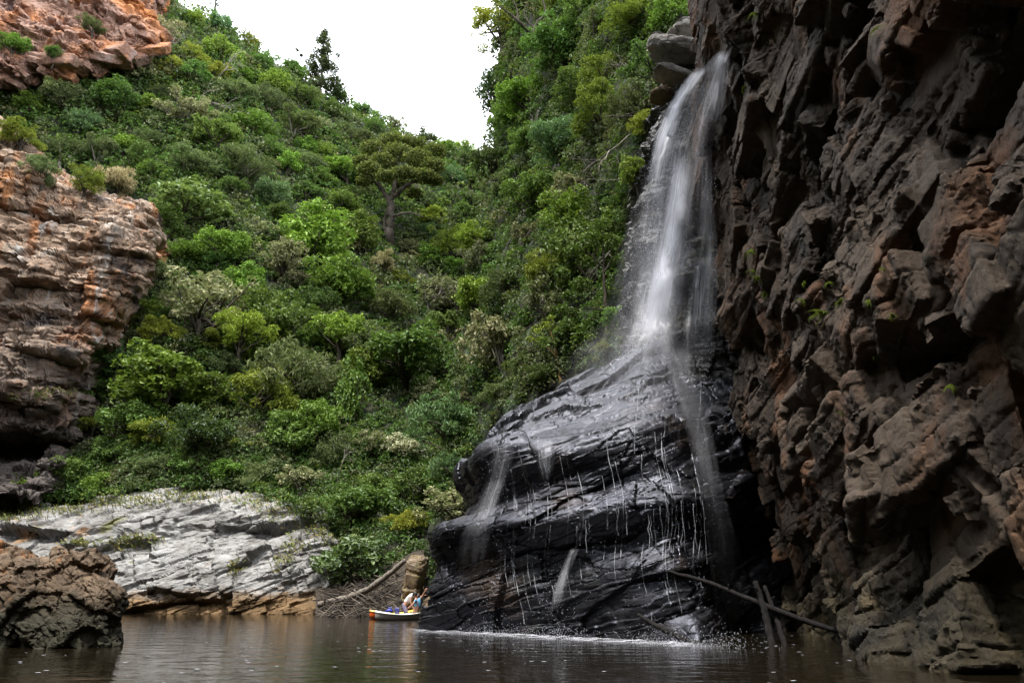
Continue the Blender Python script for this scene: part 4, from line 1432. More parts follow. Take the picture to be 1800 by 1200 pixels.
def sheet(name, mat, rows, parent, off=.22, nu=26, nv=90, dens=1.0, fade=(.08, .15), keys=ROCKS, bulge=.12, seed=0, ksm=12):
    """rows: (py, left px, right px) from the top down; the sheet hugs the rock, bulging a little toward the viewer"""
    rows = np.array(rows, float)
    pys = np.linspace(rows[0, 0], rows[-1, 0], nv)
    lf, rt = np.interp(pys, rows[:, 0], rows[:, 1]), np.interp(pys, rows[:, 0], rows[:, 2])
    Ym = np.zeros((nu, nv))
    for j in range(nv):
        for i in range(nu):
            h = hit(lf[j] + (rt[j] - lf[j]) * i / (nu - 1), pys[j], keys)
            Ym[i, j] = h[0].y if h else np.nan
    Ym = np.where(np.isnan(Ym), np.nanmedian(Ym, 0, keepdims=True), Ym)
    k = ksm
    pad = np.pad(Ym, ((3, 3), (k, k)), mode='edge')
    # nearest rock in a small window, then smoothed: water falls clear of the hollows
    mn = np.min(np.stack([pad[a:a + nu, b:b + nv] for a in range(7) for b in range(2 * k + 1)]), 0)
    pad = np.pad(mn, ((3, 3), (k, k)), mode='edge')
    Ym = np.mean(np.stack([pad[a:a + nu, b:b + nv] for a in range(7) for b in range(2 * k + 1)]), 0)
    G = np.zeros((nu, nv, 3))
    for i in range(nu):
        f = i / (nu - 1)
        for j in range(nv):
            G[i, j] = W(lf[j] + (rt[j] - lf[j]) * f, pys[j], Ym[i, j] - off - bulge * math.sin(f * math.pi))
    G[..., 1] += .05 * fbm(G.reshape(-1, 3) * np.array([3, 3, .5]), 3, 400 + seed).reshape(nu, nv)
    me = grid_mesh(name, G, True)
    uv = me.uv_layers.new(name='flow')
    wm = np.linalg.norm(np.diff(G, axis=0), axis=2).sum(0)
    U = np.linspace(-.5, .5, nu)[:, None] * wm.mean() + seed * 3.7 + 0 * wm[None]
    Vv = np.concatenate([[0], np.cumsum(np.linalg.norm(np.diff(G[nu // 2], axis=0), axis=1))])[None] + 0 * U
    li = np.zeros(len(me.loops), np.int32)
    me.loops.foreach_get('vertex_index', li)
    uv.data.foreach_set('uv', np.stack([U.ravel()[li], Vv.ravel()[li]], 1).astype(np.float32).ravel())
    at = me.attributes.new('dens', 'FLOAT', 'POINT')
    fu = np.linspace(0, 1, nu)[:, None]
    fv = np.linspace(0, 1, nv)[None]
    e = np.sin(np.pi * fu) ** .8
    e = e * np.clip(fv / max(fade[0], 1e-3), 0, 1) * np.clip((1 - fv) / max(fade[1], 1e-3), 0, 1)
    at.data.foreach_set('value', (e * dens).astype(np.float32).ravel())
    return obj(name, me, mat, parent)


top = hit(1250, 110, ROCKS)[0]
fall = empty('waterfall', tuple(top))
tag(fall, 'tall white waterfall veiling the dark wall and pouring over the black rock', 'waterfall')


def sh(name, *a, **k):
    o = sheet(name, *a, parent=fall, **k)
    o.matrix_parent_inverse = Matrix.Translation(-top)
    return o


sh('veil', M_VEIL, [(84, 1270, 1284), (104, 1248, 1284), (130, 1222, 1282), (150, 1208, 1280), (200, 1186, 1266), (260, 1160, 1252), (330, 1146, 1252), (420, 1134, 1244), (500, 1116, 1214), (560, 1102, 1200), (612, 1085, 1205)], dens=.55, fade=(.02, .10), nu=40, nv=130, seed=1)
sh('stream', M_CORE, [(118, 1220, 1246), (150, 1196, 1226), (190, 1170, 1205), (240, 1150, 1188), (300, 1138, 1172), (380, 1128, 1160)], dens=.95, fade=(.05, .55), off=.34, seed=2)
sh('stream', M_CORE, [(255, 1188, 1232), (300, 1180, 1226), (350, 1172, 1218), (400, 1162, 1210), (450, 1152, 1200), (500, 1142, 1186), (550, 1126, 1180), (622, 1085, 1190)], dens=1.15, fade=(.18, .30), off=.40, seed=3, nv=110)
sh('stream', M_CORE, [(90, 1258, 1284), (130, 1250, 1282), (175, 1244, 1276), (230, 1236, 1262)], dens=.72, fade=(.08, .4), off=.3, seed=4)
sh('stream', M_VEIL, [(280, 1228, 1256), (350, 1228, 1256), (430, 1224, 1262), (500, 1206, 1262), (600, 1196, 1256), (660, 1196, 1250)], dens=.7, fade=(.2, .3), off=.25, seed=5)
sh('stream', M_CORE, [(596, 1150, 1204), (640, 1168, 1222), (700, 1188, 1240), (770, 1208, 1256), (850, 1226, 1270), (960, 1244, 1300), (1095, 1258, 1330)], dens=.30, fade=(.05, .6), off=.35, seed=6, nv=110)
sh('film', M_FILM, [(604, 1080, 1190), (640, 1015, 1200), (680, 960, 1215), (720, 900, 1225), (760, 862, 1235), (800, 858, 1240)], dens=.24, fade=(.05, .3), off=.06, bulge=.02, nu=70, seed=7)
sh('stream', M_VEIL, [(756, 852, 900), (800, 862, 905), (850, 850, 892), (900, 832, 874), (945, 806, 862), (1000, 800, 850)], dens=.5, fade=(.1, .3), off=.22, seed=8)
sh('stream', M_CORE, [(962, 1003, 1020), (985, 992, 1010), (1010, 982, 1002), (1040, 972, 996), (1075, 964, 990)], dens=.62, fade=(.05, .3), off=.2, seed=9, nu=14)
sh('stream', M_VEIL, [(770, 930, 985), (810, 940, 975), (850, 948, 970)], dens=.5, fade=(.1, .4), off=.16, seed=10, nu=14)
sh('mist', M_MIST, [(400, 1158, 1212), (480, 1140, 1198), (550, 1122, 1190), (605, 1092, 1196), (655, 1060, 1205)], dens=.95, fade=(.4, .3), off=.6, seed=15, bulge=.3)
sh('mist', M_MIST, [(230, 1150, 1230), (330, 1122, 1222), (430, 1100, 1220), (520, 1085, 1210), (610, 1060, 1215)], dens=.42, fade=(.3, .25), off=.7, seed=14, bulge=.4)
sh('mist', M_MIST, [(330, 1120, 1200), (420, 1090, 1200), (520, 1070, 1215), (590, 1040, 1230), (640, 1020, 1240)], dens=.50, fade=(.5, .35), off=1.0, seed=11, bulge=.5)
sh('mist', M_MIST, [(560, 1060, 1220), (600, 1020, 1230), (650, 980, 1240), (700, 960, 1240)], dens=.36, fade=(.4, .5), off=.7, seed=12, bulge=.4)

# thin threads and drips hanging off the ledges of the black rock
t = NT('water_thread')
m_ = t.n('ShaderNodeMixShader')
tp = t.n('ShaderNodeBsdfTransparent')
pr_ = t.principled(Base_Color=(.70, .72, .80), Roughness=.25)
tn = t.noise(t.pos((4, 4, .8)), 1.4, 3, .6)
t.link(t.ramp(tn, [(.40, .0), (.72, .36)]), m_.inputs[0]); t.link(tp.outputs[0], m_.inputs[1]); t.link(pr_, m_.inputs[2])
M_THREAD = t.done(m_.outputs[0])


def thread(px, py0, py1, rad, follow, name='thread'):
    h = hit(px, py0, ROCKS)
    if h is None:
        return
    pts = []
    if follow:
        for q in np.linspace(py0, py1, 14):
            hh = hit(px + 6 * math.sin(q * .03) + (q - py0) * .06, q, ROCKS)
            if hh:
                pts.append(np.array(hh[0]) + np.array([0, -.10, .03]))
    else:
        p = np.array(h[0]) + np.array([0, -.16, 0])
        zb = W(px, py0 + (py1 - py0) * RNG.uniform(.55, 1.15), p[1])[2]
        for z_ in np.linspace(p[2], max(zb, 0.0), 8):
            pts.append(np.array([p[0] + .01 * RNG.normal(), p[1], z_]))
    if len(pts) < 3:
        return
    pts = [p_ + RNG.normal(size=3) * np.array([.012, .01, 0]) for p_ in pts]
    o = MB().tube(pts, np.full(len(pts), rad * .62) * RNG.uniform(.5, 1.3, len(pts)), 5).build(name, M_THREAD, fall)
    o.matrix_parent_inverse = Matrix.Translation(-top)


for a in [(1113, 655, 800, .022, True), (1126, 800, 900, .02, False), (1136, 885, 1010, .016, False), (1140, 890, 985, .012, False), (896, 800, 905, .02, True), (888, 890, 1075, .022, False),
          (903, 880, 1080, .014, False), (880, 900, 1010, .012, False), (842, 900, 985, .014, False), (782, 1010, 1080, .016, False), (938, 880, 975, .016, False), (958, 905, 965, .012, False),
          (1012, 925, 968, .014, False), (1018, 920, 962, .014, False), (1028, 915, 965, .018, False), (1034, 905, 955, .010, False), (1054, 870, 940, .012, False), (1066, 890, 945, .010, False),
          (1082, 880, 935, .010, False), (1098, 880, 950, .012, False), (1108, 830, 905, .016, False), (1146, 895, 1010, .012, False), (1158, 890, 1020, .010, False), (1170, 885, 1040, .012, False),
          (1186, 890, 1000, .014, False), (1195, 880, 985, .010, False), (1206, 880, 1010, .012, False), (1216, 885, 1000, .012, False), (1232, 880, 990, .010, False), (970, 800, 850, .012, True),
          (1000, 800, 850, .012, True), (925, 820, 870, .014, True), (1040, 960, 1070, .012, False), (1080, 960, 1075, .010, False), (1178, 960, 1075, .010, False), (1222, 640, 760, .016, True)]:
    thread(*a)

for k_ in range(24):
    q_ = RNG.uniform(850, 1235)
    y_ = RNG.uniform(740, 900)
    thread(q_, y_, min(y_ + RNG.uniform(90, 300), 1098), RNG.uniform(.012, .024), True)

# droplets of spray: tiny streaks
rng = np.random.default_rng(77)
Cs, Ls = [], []


def drops(n, fpx, fpy, offr, L=(.02, .055)):
    for _ in range(n):
        px, py = fpx(rng), fpy(rng)
        h = hit(px, py, ROCKS + ['right'])
        if h is None:
            continue
        Cs.append(W(px, py, h[0].y - rng.uniform(*offr)))
        Ls.append(rng.uniform(*L))


def band(py):
    return np.interp(py, [110, 200, 300, 400, 500, 610], [1230, 1165, 1130, 1112, 1095, 1075])


for _ in range(4200):
    py = rng.uniform(150, 620)
    px = band(py) + rng.normal() * 22 + rng.uniform(0, 40)
    h = hit(px, py, ROCKS + ['right'])
    if h:
        Cs.append(W(px, py, h[0].y - rng.uniform(.1, .7)))
        Ls.append(rng.uniform(.018, .05))
drops(700, lambda r: r.uniform(1205, 1262), lambda r: r.uniform(300, 700), (.1, .6))
drops(170, lambda r: r.normal(1240, 18), lambda r: r.uniform(640, 1100), (.1, 1.0), (.012, .03))
drops(350, lambda r: r.normal(865, 22), lambda r: r.uniform(760, 1090), (.1, .6), (.015, .035))
drops(250, lambda r: r.normal(975, 14), lambda r: r.uniform(980, 1105), (.1, .5), (.015, .032))
drops(250, lambda r: r.uniform(770, 1240), lambda r: r.uniform(850, 1110), (.1, .8), (.015, .032))
for _ in range(1500):          # splash where the threads meet the pool
    px = rng.choice([860, 890, 975, 985, 1140, 1180, 1240, 1260]) + rng.normal() * 34
    py = np.interp(px, [700, 860, 1060, 1240, 1300], [1106, 1113, 1124, 1133, 1135])
    d_ = ray(px, py)
    b0 = np.array([0, 0, H]) + d_ * (H / -d_[2])
    Cs.append(b0 + np.array([0, -rng.uniform(0, .9), abs(rng.normal()) * .13]))
    Ls.append(rng.uniform(.012, .03))
Cs, Ls = np.array(Cs), np.array(Ls)
w_ = Ls * rng.uniform(.12, .28, len(Ls))
o6 = np.array([(0, 0, 1), (1, 0, 0), (0, 1, 0), (-1, 0, 0), (0, -1, 0), (0, 0, -1)], float)
V = Cs[:, None] + o6[None] * np.stack([w_, w_, Ls * .5], 1)[:, None]
Fq = np.array([(0, 1, 2), (0, 2, 3), (0, 3, 4), (0, 4, 1), (5, 2, 1), (5, 3, 2), (5, 4, 3), (5, 1, 4)])
t = NT('spray_drop')
M_DROP = t.done(t.principled(Base_Color=(.55, .57, .64), Roughness=.4))
o = obj('droplets', mesh_from('droplets', V.reshape(-1, 3), (Fq[None] + 6 * np.arange(len(Cs))[:, None, None]).reshape(-1, 3)), M_DROP, fall)
o.matrix_parent_inverse = Matrix.Translation(-top)
o['kind'] = 'stuff'

# foam along the foot of the black rock
t = NT('foam')
fn = t.noise(t.pos((1, 1.6, 1)), 2.2, 8, .7, .4)
fd = t.n('ShaderNodeAttribute', attribute_name='dens').outputs['Fac']
fa = t.math('MULTIPLY', t.ramp(fn, [(.40, .05), (.70, 1.0)]), fd, clamp=True)
m_, tp = t.n('ShaderNodeMixShader'), t.n('ShaderNodeBsdfTransparent')
t.link(fa, m_.inputs[0]); t.link(tp.outputs[0], m_.inputs[1])
t.link(t.principled(Base_Color=(.62, .63, .70), Roughness=.6), m_.inputs[2])
M_FOAM = t.done(m_.outputs[0])
rng = np.random.default_rng(21)
fl = []
for k in range(420):
    y_ = rng.uniform(4.5, 34) if k < 260 else rng.uniform(14, 24)
    x_ = rng.uniform(-.62, .62) * y_ if k < 260 else rng.uniform(-3, 6)
    r_ = rng.uniform(.008, .03)
    a_ = rng.uniform(0, 6.3, 1) + np.arange(4) * 1.571
    fl.append(np.stack([x_ + r_ * 1.6 * np.cos(a_), y_ + r_ * np.sin(a_), np.full(4, .012)], 1))
tag(obj('foam_flecks', mesh_from('foam_flecks', np.concatenate(fl), np.arange(4 * len(fl)).reshape(-1, 4)), M_DROP), 'tiny pale flecks of foam drifting over the dark pool', 'foam', kind='stuff')
nu, nv = 120, 16
G = np.zeros((nu, nv, 3))
dn = np.zeros((nu, nv))
for i in range(nu):
    f = i / (nu - 1)
    px = 715 + f * 575
    base = W(px, np.interp(px, [700, 860, 1060, 1240, 1300], [1106, 1113, 1124, 1133, 1135]), 1)
    d_ = base - np.array([0, 0, H])
    b0 = np.array([0, 0, H]) + d_ * (H / -d_[2])
    for j in range(nv):
        g = j / (nv - 1)
        G[i, j] = (b0[0] - .1 * (g - .3), b0[1] + 1.1 - 4.0 * g, .012 + .05 * math.exp(-((g - .35) / .12) ** 2) * (0.6 + .25 * math.sin(i * .47) + .2 * math.sin(i * 1.13)))
        dn[i, j] = 1.0 * math.exp(-((g - .32) / (.13 if g < .32 else .28)) ** 2) * min(1, f / .06) * np.clip((.93 - f) / .12, 0, 1) * np.interp(px, [720, 870, 960, 1150, 1240, 1290], [.5, .8, .95, .75, .9, .6])
me = grid_mesh('foam', G, True)
at = me.attributes.new('dens', 'FLOAT', 'POINT')
at.data.foreach_set('value', dn.astype(np.float32).ravel())
tag(obj('foam', me, M_FOAM), 'pale line of foam and splash at the foot of the black rock', 'foam', kind='stuff')

# ------------------------------------------------------------------ logs and driftwood
M_LOG = bark_mat('wet_log', (.006, .0055, .0055), (.020, .017, .017))
M_GREYLOG = bark_mat('grey_driftwood', (.09, .075, .062), (.24, .21, .18))


def log(pts, radii, mat, label, name='log', cat='log', stubs=()):
    rng_ = np.random.default_rng(int(pts[0][0]))
    P = np.array([W(*p) for p in pts])
    root = empty(name, tuple(P[0]))
    n = 24
    Q = catmull(P, n) - P[0]
    Q[1:-1] += rng_.normal(size=(n - 2, 3)) * radii[0] * .12
    rr = np.interp(np.linspace(0, 1, n), np.linspace(0, 1, len(radii)), radii) * rng_.uniform(.9, 1.1, n)
    MB().tube(Q, rr, 10).build('trunk', mat, root)
    for k, (i, dx, dz) in enumerate(stubs):
        mb = MB()
        b0 = Q[i]
        e0 = b0 + np.array([dx, -.05, dz])
        mb.tube(wander(b0, e0, 5, .01, rng_), np.linspace(rr[i] * .55, rr[i] * .25, 5), 6).build('branch', mat, root)
    return tag(root, label, cat)


log([(1172, 1003, 18.9), (1250, 1025, 18.3), (1340, 1062, 17.6), (1420, 1092, 17.0), (1482, 1112, 16.6)], (.035, .055, .065, .05), M_LOG, 'long thin dark log leaning across the hollow right of the black rock', stubs=((8, -.05, .16), (16, .08, .14)))
log([(1122, 1080, 19.0), (1160, 1102, 18.3), (1200, 1122, 17.7), (1240, 1138, 17.2)], (.045, .07, .07), M_LOG, 'short dark log half sunk in the foam at the foot of the black rock', stubs=((12, .1, .1),))
log([(1328, 1022, 17.6), (1345, 1078, 17.3), (1358, 1136, 17.0)], (.055, .075, .09), M_LOG, 'upright grey stump standing in the water, left one of a crossed pair', cat='stump', stubs=((5, -.1, .12),))
log([(1344, 1030, 17.9), (1364, 1085, 17.5), (1380, 1136, 17.1)], (.04, .055, .07), M_LOG, 'upright grey stump standing in the water, right one of a crossed pair', cat='stump', stubs=((6, .09, .1),))
log([(1470, 1098, 16.6), (1478, 1120, 16.5), (1486, 1142, 16.4)], (.05, .06, .06), M_LOG, 'short dark stake under the lower end of the long leaning log', cat='stake', stubs=((9, .05, .06),))
log([(560, 1062, 41.5), (605, 1052, 41), (645, 1036, 40.5), (680, 1012, 40), (712, 984, 39.5)], (.16, .17, .15, .12), M_GREYLOG, 'long bent grey driftwood log leaning over the driftwood pile', stubs=((17, .15, .3), (9, -.2, .25)))
log([(600, 1058, 40), (602, 1076, 40), (601, 1098, 40)], (.05, .06, .06), M_GREYLOG, 'thin pale stake standing in the water before the driftwood pile', cat='stake', stubs=((7, .08, .1),))

rng = np.random.default_rng(5)
mb = MB()
for k in range(420):
    px, f = rng.uniform(568, 738), rng.uniform(0, 1)
    py = np.interp(px, [568, 640, 738], [1040, 1022, 1000]) + f * 62
    p = W(px, min(py, 1082), 42.5 - 4.0 * f + rng.uniform(-.6, .6))
    p[2] = max(p[2], .02)
    a = rng.uniform(-.6, .9) if rng.uniform() < .75 else rng.uniform(-1.4, 1.4)
    L_ = rng.uniform(.35, 1.5)
    dv = np.array([math.cos(a) * rng.choice([-1, 1]), rng.normal() * .5, math.sin(a)]) * L_ * .5
    r0 = rng.uniform(.012, .05)
    e0, e1 = p - dv, p + dv
    e0[2], e1[2] = max(e0[2], -.1), max(e1[2], -.1)
    mb.tube(wander(e0, e1, 5, .03, rng), np.linspace(r0, r0 * .4, 5), 5)
t = NT('driftwood_wood')
g_ = t.n('ShaderNodeNewGeometry').outputs['Random Per Island']
c_ = t.ramp(g_, [(.0, (.014, .010, .008)), (.6, (.046, .033, .024)), (1.0, (.13, .105, .082))])
M_STICK = t.done(t.principled(Base_Color=c_, Roughness=.85))
tag(mb.build('driftwood', M_STICK), 'brown tangle of driftwood sticks heaped at the mouth of the gully', 'driftwood', kind='stuff')
# silt bank that the driftwood lies on
bk = [[(555, 1092, 40), (555, 1070, 41.5), (555, 1040, 43.5), (555, 1010, 46)], [(640, 1090, 38.5), (640, 1062, 40.5), (640, 1030, 43), (640, 990, 46)], [(745, 1090, 36), (745, 1050, 38.5), (745, 1005, 41), (745, 960, 44)]]
G = surf([pcol(b) for b in bk], 60, 40)
G = G + normals(G)[..., :] * 0
G[..., 2] += .15 * fbm(G.reshape(-1, 3) * 1.5, 4, 88).reshape(60, 40) - .12
tag(obj('bank', grid_mesh('bank', G, True), m_mud), 'dark muddy bank under the driftwood pile', 'bank', kind='structure')
# ------------------------------------------------------------------ single trees with a shape of their own
def px_tree(name, label, Yb, limbs, clumps, bark, leafkind, cat='tree', n_leaf=260, lsize=1.0, seed=0, trunk_parts=True, flat=.6):
    """limbs: [((px, py, dY) ...), (radius px ...)]; clumps: (px, py, dY, rx, rz) in photo pixels"""
    rng = np.random.default_rng(900 + seed)
    b0 = W(*limbs[0][0][0][:2], Yb)
    s = Yb / (ray(*limbs[0][0][0][:2])[1] * F)
    root = empty(name, tuple(b0))
    mb = MB()
    for pts, rad in limbs:
        P = np.array([W(p[0], p[1], Yb + p[2]) for p in pts]) - b0
        n = max(8, 5 * len(pts))
        Q = catmull(P, n)
        rr = np.interp(np.linspace(0, 1, n), np.linspace(0, 1, len(rad)), rad) * s
        Q[1:-1] += rng.normal(size=(n - 2, 3)) * rr[1:-1, None] * .25
        mb.tube(Q, rr, 7)
    mb.build('trunk', bark, root)
    if clumps:
        st = STYLE[KINDS_[leafkind][0]]
        Cs, Ns, Lz = [], [], []
        for (px, py, dY, rx, rz) in clumps:
            c = W(px, py, Yb + dY) - b0
            m = int(n_leaf * (rx / 20) ** 1.3) + 20
            u = unit(rng.normal(size=(m, 3)) + np.array([0, 0, .3]))
            Cs.append(c + u * (rng.uniform(.15, 1, (m, 1)) ** .45) * np.array([rx, rx * .9, rz]) * s + rng.normal(size=(m, 3)) * .08 * rx * s)
            Ns.append(unit(u * .4 + np.array([0, 0, .6]) + rng.normal(size=(m, 3)) * .45))
            Lz.append(rng.uniform(3.2, 5.6, m) * s * lsize)
        C, Nn, L = np.concatenate(Cs), np.concatenate(Ns), np.concatenate(Lz)
        V, Fc = leaf_quads(C, Nn, L, L * st[5] / st[4] * 1.1, rng, st[6])
        obj('crown', mesh_from('crown', V, Fc), bpy.data.materials['leaves_' + leafkind], root)
    return tag(root, label, cat)


yw = hit(686, 425, HILLS)
Yy = (yw[0].y if yw else 92) - 3
px_tree('tree', 'big dark flat-topped yellowwood with thick forked grey trunk in mid slope', Yy,
        [(((684, 440, 1), (686, 400, 0), (688, 360, 0), (692, 335, 0)), (8, 7, 6, 5)), (((688, 362, 0), (668, 330, 0), (650, 312, -1), (640, 300, -1)), (5, 3.6, 2.4, 1.2)),
         (((690, 345, 0), (712, 328, -1), (740, 312, -1), (760, 300, -1)), (5, 3.8, 2.6, 1.2)), (((692, 338, 0), (694, 310, 1), (700, 280, 1), (706, 262, 1)), (4.5, 3.4, 2, 1)),
         (((690, 380, -1), (720, 374, -2), (745, 382, -2)), (2.4, 1.6, .7)), (((680, 425, 1), (676, 390, 1), (684, 360, 0)), (3.5, 3, 2.4)), (((670, 332, 0), (660, 296, 0), (668, 262, 0)), (2.6, 1.8, 1))],
        [(650, 300, -1, 26, 13), (672, 285, 0, 26, 14), (700, 270, 1, 30, 16), (735, 280, 0, 30, 15), (762, 292, -1, 24, 12), (745, 310, -2, 24, 10), (655, 262, 2, 26, 13), (690, 250, 3, 30, 12),
         (728, 254, 3, 28, 12), (765, 266, 2, 24, 12), (638, 285, 0, 20, 12), (712, 304, -2, 22, 10), (678, 310, -2, 20, 9), (640, 318, -1, 16, 8), (765, 318, -1, 16, 8), (706, 326, 2, 18, 8), (728, 340, 1, 16, 8)],
        M_BARK, 'flat', n_leaf=620, lsize=1.1, seed=1)
hb = hit(565, 172, HILLS)
Yc = hb[0].y if hb else 112
cl = []
rngc = np.random.default_rng(3)
for k in range(60):
    f = rngc.uniform(0, 1) ** .8
    py = 56 + 100 * f
    wd = 7 + 26 * f
    cl.append((566 + rngc.uniform(-wd, wd), py, rngc.uniform(-1.5, 1.5), rngc.uniform(6, 10), rngc.uniform(5, 8)))
px_tree('tree', 'tall dark conifer standing alone against the white sky on the left skyline', Yc,
        [(((563, 172, 0), (565, 140, 0), (567, 100, 0), (570, 52, 0)), (2.6, 2.2, 1.6, .6)), (((565, 140, 0), (548, 120, 0), (532, 102, 0), (518, 82, 0)), (1.4, 1.1, .9, .5)),
         (((566, 128, 0), (584, 112, 0), (596, 98, 0)), (1.2, .9, .5)), (((566, 110, 0), (552, 92, 0), (548, 78, 0)), (1.1, .8, .4)), (((567, 95, 0), (580, 76, 0), (583, 64, 0)), (1, .7, .4))],
        cl + [(530, 98, 0, 4, 3), (522, 88, 0, 4, 3), (540, 108, 0, 5, 4), (594, 98, 0, 5, 4)], M_BARK, 'conifer', n_leaf=340, lsize=1.0, seed=2)
hl = hit(985, 110, HILLS)
Yl = (hl[0].y if hl else 60) - 2
px_tree('tree', 'leaning dark-limbed tree reaching into the sky at the top of the right ridge', Yl,
        [(((940, 84, 1), (930, 58, 0), (912, 38, -1), (890, 20, -1), (872, 8, -1)), (4, 3.2, 2.6, 1.8, .8)), (((938, 70, 0), (940, 46, 0), (958, 24, 0), (955, 4, 0), (945, -14, 0)), (3, 2.6, 2, 1.6, 1)),
         (((912, 38, -1), (908, 14, -1), (896, -10, -1)), (2, 1.4, .8)), (((938, 50, 0), (922, 28, 0), (926, 4, 0)), (1.6, 1.1, .6))],
        [(868, 4, -1, 14, 9), (885, 16, -1, 15, 8), (903, 4, -1, 16, 9), (880, -8, -1, 18, 8), (868, 34, -1, 9, 8), (880, 44, -1, 8, 7), (915, -8, 0, 18, 9), (945, -6, 0, 18, 8), (895, 28, -1, 10, 6), (876, 28, -1, 9, 6)],
        M_BARK, 'dark', n_leaf=110, lsize=.8, seed=3)
hs = hit(986, 668, ['wetrock', 'right'])
Ys = (hs[0].y if hs else 28)
px_tree('tree', 'slim yellow-leaved sapling with an orange stem on the edge of the black rock', Ys,
        [(((986, 676, 0), (982, 640, 0), (976, 610, 0), (968, 582, 0)), (2.6, 2.2, 1.8, .9)), (((983, 645, 0), (994, 625, 0), (1000, 612, 0)), (1.2, .8, .4)), (((980, 630, 0), (964, 612, 0), (950, 602, 0)), (1.2, .9, .4)), (((985, 660, 0), (1000, 650, 0), (1012, 640, 0)), (1, .7, .4))],
        [(962, 570, 0, 16, 9), (944, 580, 0, 12, 7), (978, 582, 0, 11, 7), (932, 596, 0, 9, 6), (950, 598, 0, 10, 6), (1000, 648, 0, 8, 6), (968, 558, 0, 9, 5)], M_ORANGE_BARK, 'yellow', n_leaf=70, lsize=1.7, seed=4)
hs = hit(1062, 615, HILLS)
px_tree('tree', 'slim straight dark trunk under a leafy crown left of the middle falls', (hs[0].y if hs else 31) - .8,
        [(((1066, 640, 0), (1066, 560, 0), (1062, 500, 0), (1060, 430, 0)), (4, 3.4, 2.8, 1.5)), (((1064, 545, 0), (1035, 542, 0), (1005, 545, 0)), (1.6, 1.2, .6)), (((1061, 470, 0), (1030, 440, 0), (1010, 420, 0)), (2, 1.4, .7)), (((1061, 480, 0), (1080, 450, 0), (1092, 430, 0)), (2, 1.4, .7))],
        [(1040, 420, 0, 24, 14), (1075, 425, 0, 22, 14), (1010, 440, 0, 22, 12), (1055, 395, 0, 22, 12), (1030, 462, 0, 20, 10), (1085, 460, 0, 16, 10), (1020, 500, 0, 24, 10), (990, 480, 0, 16, 9), (1000, 520, 0, 16, 8), (985, 545, 0, 16, 8), (1010, 550, 0, 14, 7)], M_BARK, 'mid', n_leaf=170, lsize=1.5, seed=5)


def bare_tree(label, px, py, ang, length, rad, seed, Y=None, spread=.5, depth=4, cat='dead tree'):
    rng = np.random.default_rng(seed)
    h = hit(px, py, HILLS + ['wetrock'])
    Y = Y or (h[0].y - 1.2 if h else 60)
    b0 = W(px, py, Y)
    s = Y / (ray(px, py)[1] * F)
    root = empty('dead_tree', tuple(b0))
    main, twigs = MB(), MB()

    def grow(p, a, L, r, lev, d):
        v = np.array([math.cos(a), rng.normal() * .35 - .1, math.sin(a)])
        q = p + v * L
        (main if lev < 1 else twigs).tube(wander(p, q, 6, L * .025, rng), np.linspace(r, r * .6, 6), 5)
        if lev < d:
            for k in range(rng.integers(2, 4)):
                st = p + v * L * rng.uniform(.5, 1.0)
                grow(st, a + rng.normal() * spread, L * rng.uniform(.5, .8), r * .55, lev + 1, d)
    grow(np.zeros(3), ang, length * s, rad * s, 0, depth)
    main.build('trunk', M_PALE, root)
    twigs.build('branches', M_PALE, root)
    return tag(root, label, cat)


bare_tree('pale bare branches fanning down the slope left of the upper falls', 1112, 232, R(222), 62, 1.6, 1, depth=4)
bare_tree('pale leafless branches sprawling below the fan of bare branches', 1105, 312, R(190), 46, 1.3, 2, depth=4)
bare_tree('fallen white trunk lying across the high left slope', 322, 163, R(-4), 44, 1.8, 3, spread=.35, depth=3)
bare_tree('grey dead branches rising beside the red crag', 255, 125, R(55), 40, 1.5, 4, depth=4)
bare_tree('grey dead treetop on the high left slope above the fallen white trunk', 380, 140, R(40), 30, 1.2, 5, depth=4)
bare_tree('grey dead twigs hanging at the right end of the orange cliff rim', 190, 300, R(-70), 46, 1.2, 6, depth=4)
bare_tree('pale forked dead trunk on the ridge right of the sky notch', 948, 258, R(105), 34, 1.8, 7, spread=.3, depth=3)
bare_tree('grey bare branches at the brushy right end of the grassy bank', 590, 860, R(70), 36, 1.1, 8, depth=4)
bare_tree('pale bare brush leaning beside the top of the falls', 1125, 165, R(120), 40, 1.2, 9, depth=4)
bare_tree('thin grey dead stems in the gully below the yellowwood', 765, 560, R(95), 44, 1.2, 10, depth=3)
bare_tree('thin pale dead stems beside the bluish middle slope bush', 1085, 420, R(240), 40, 1.1, 12, depth=4)

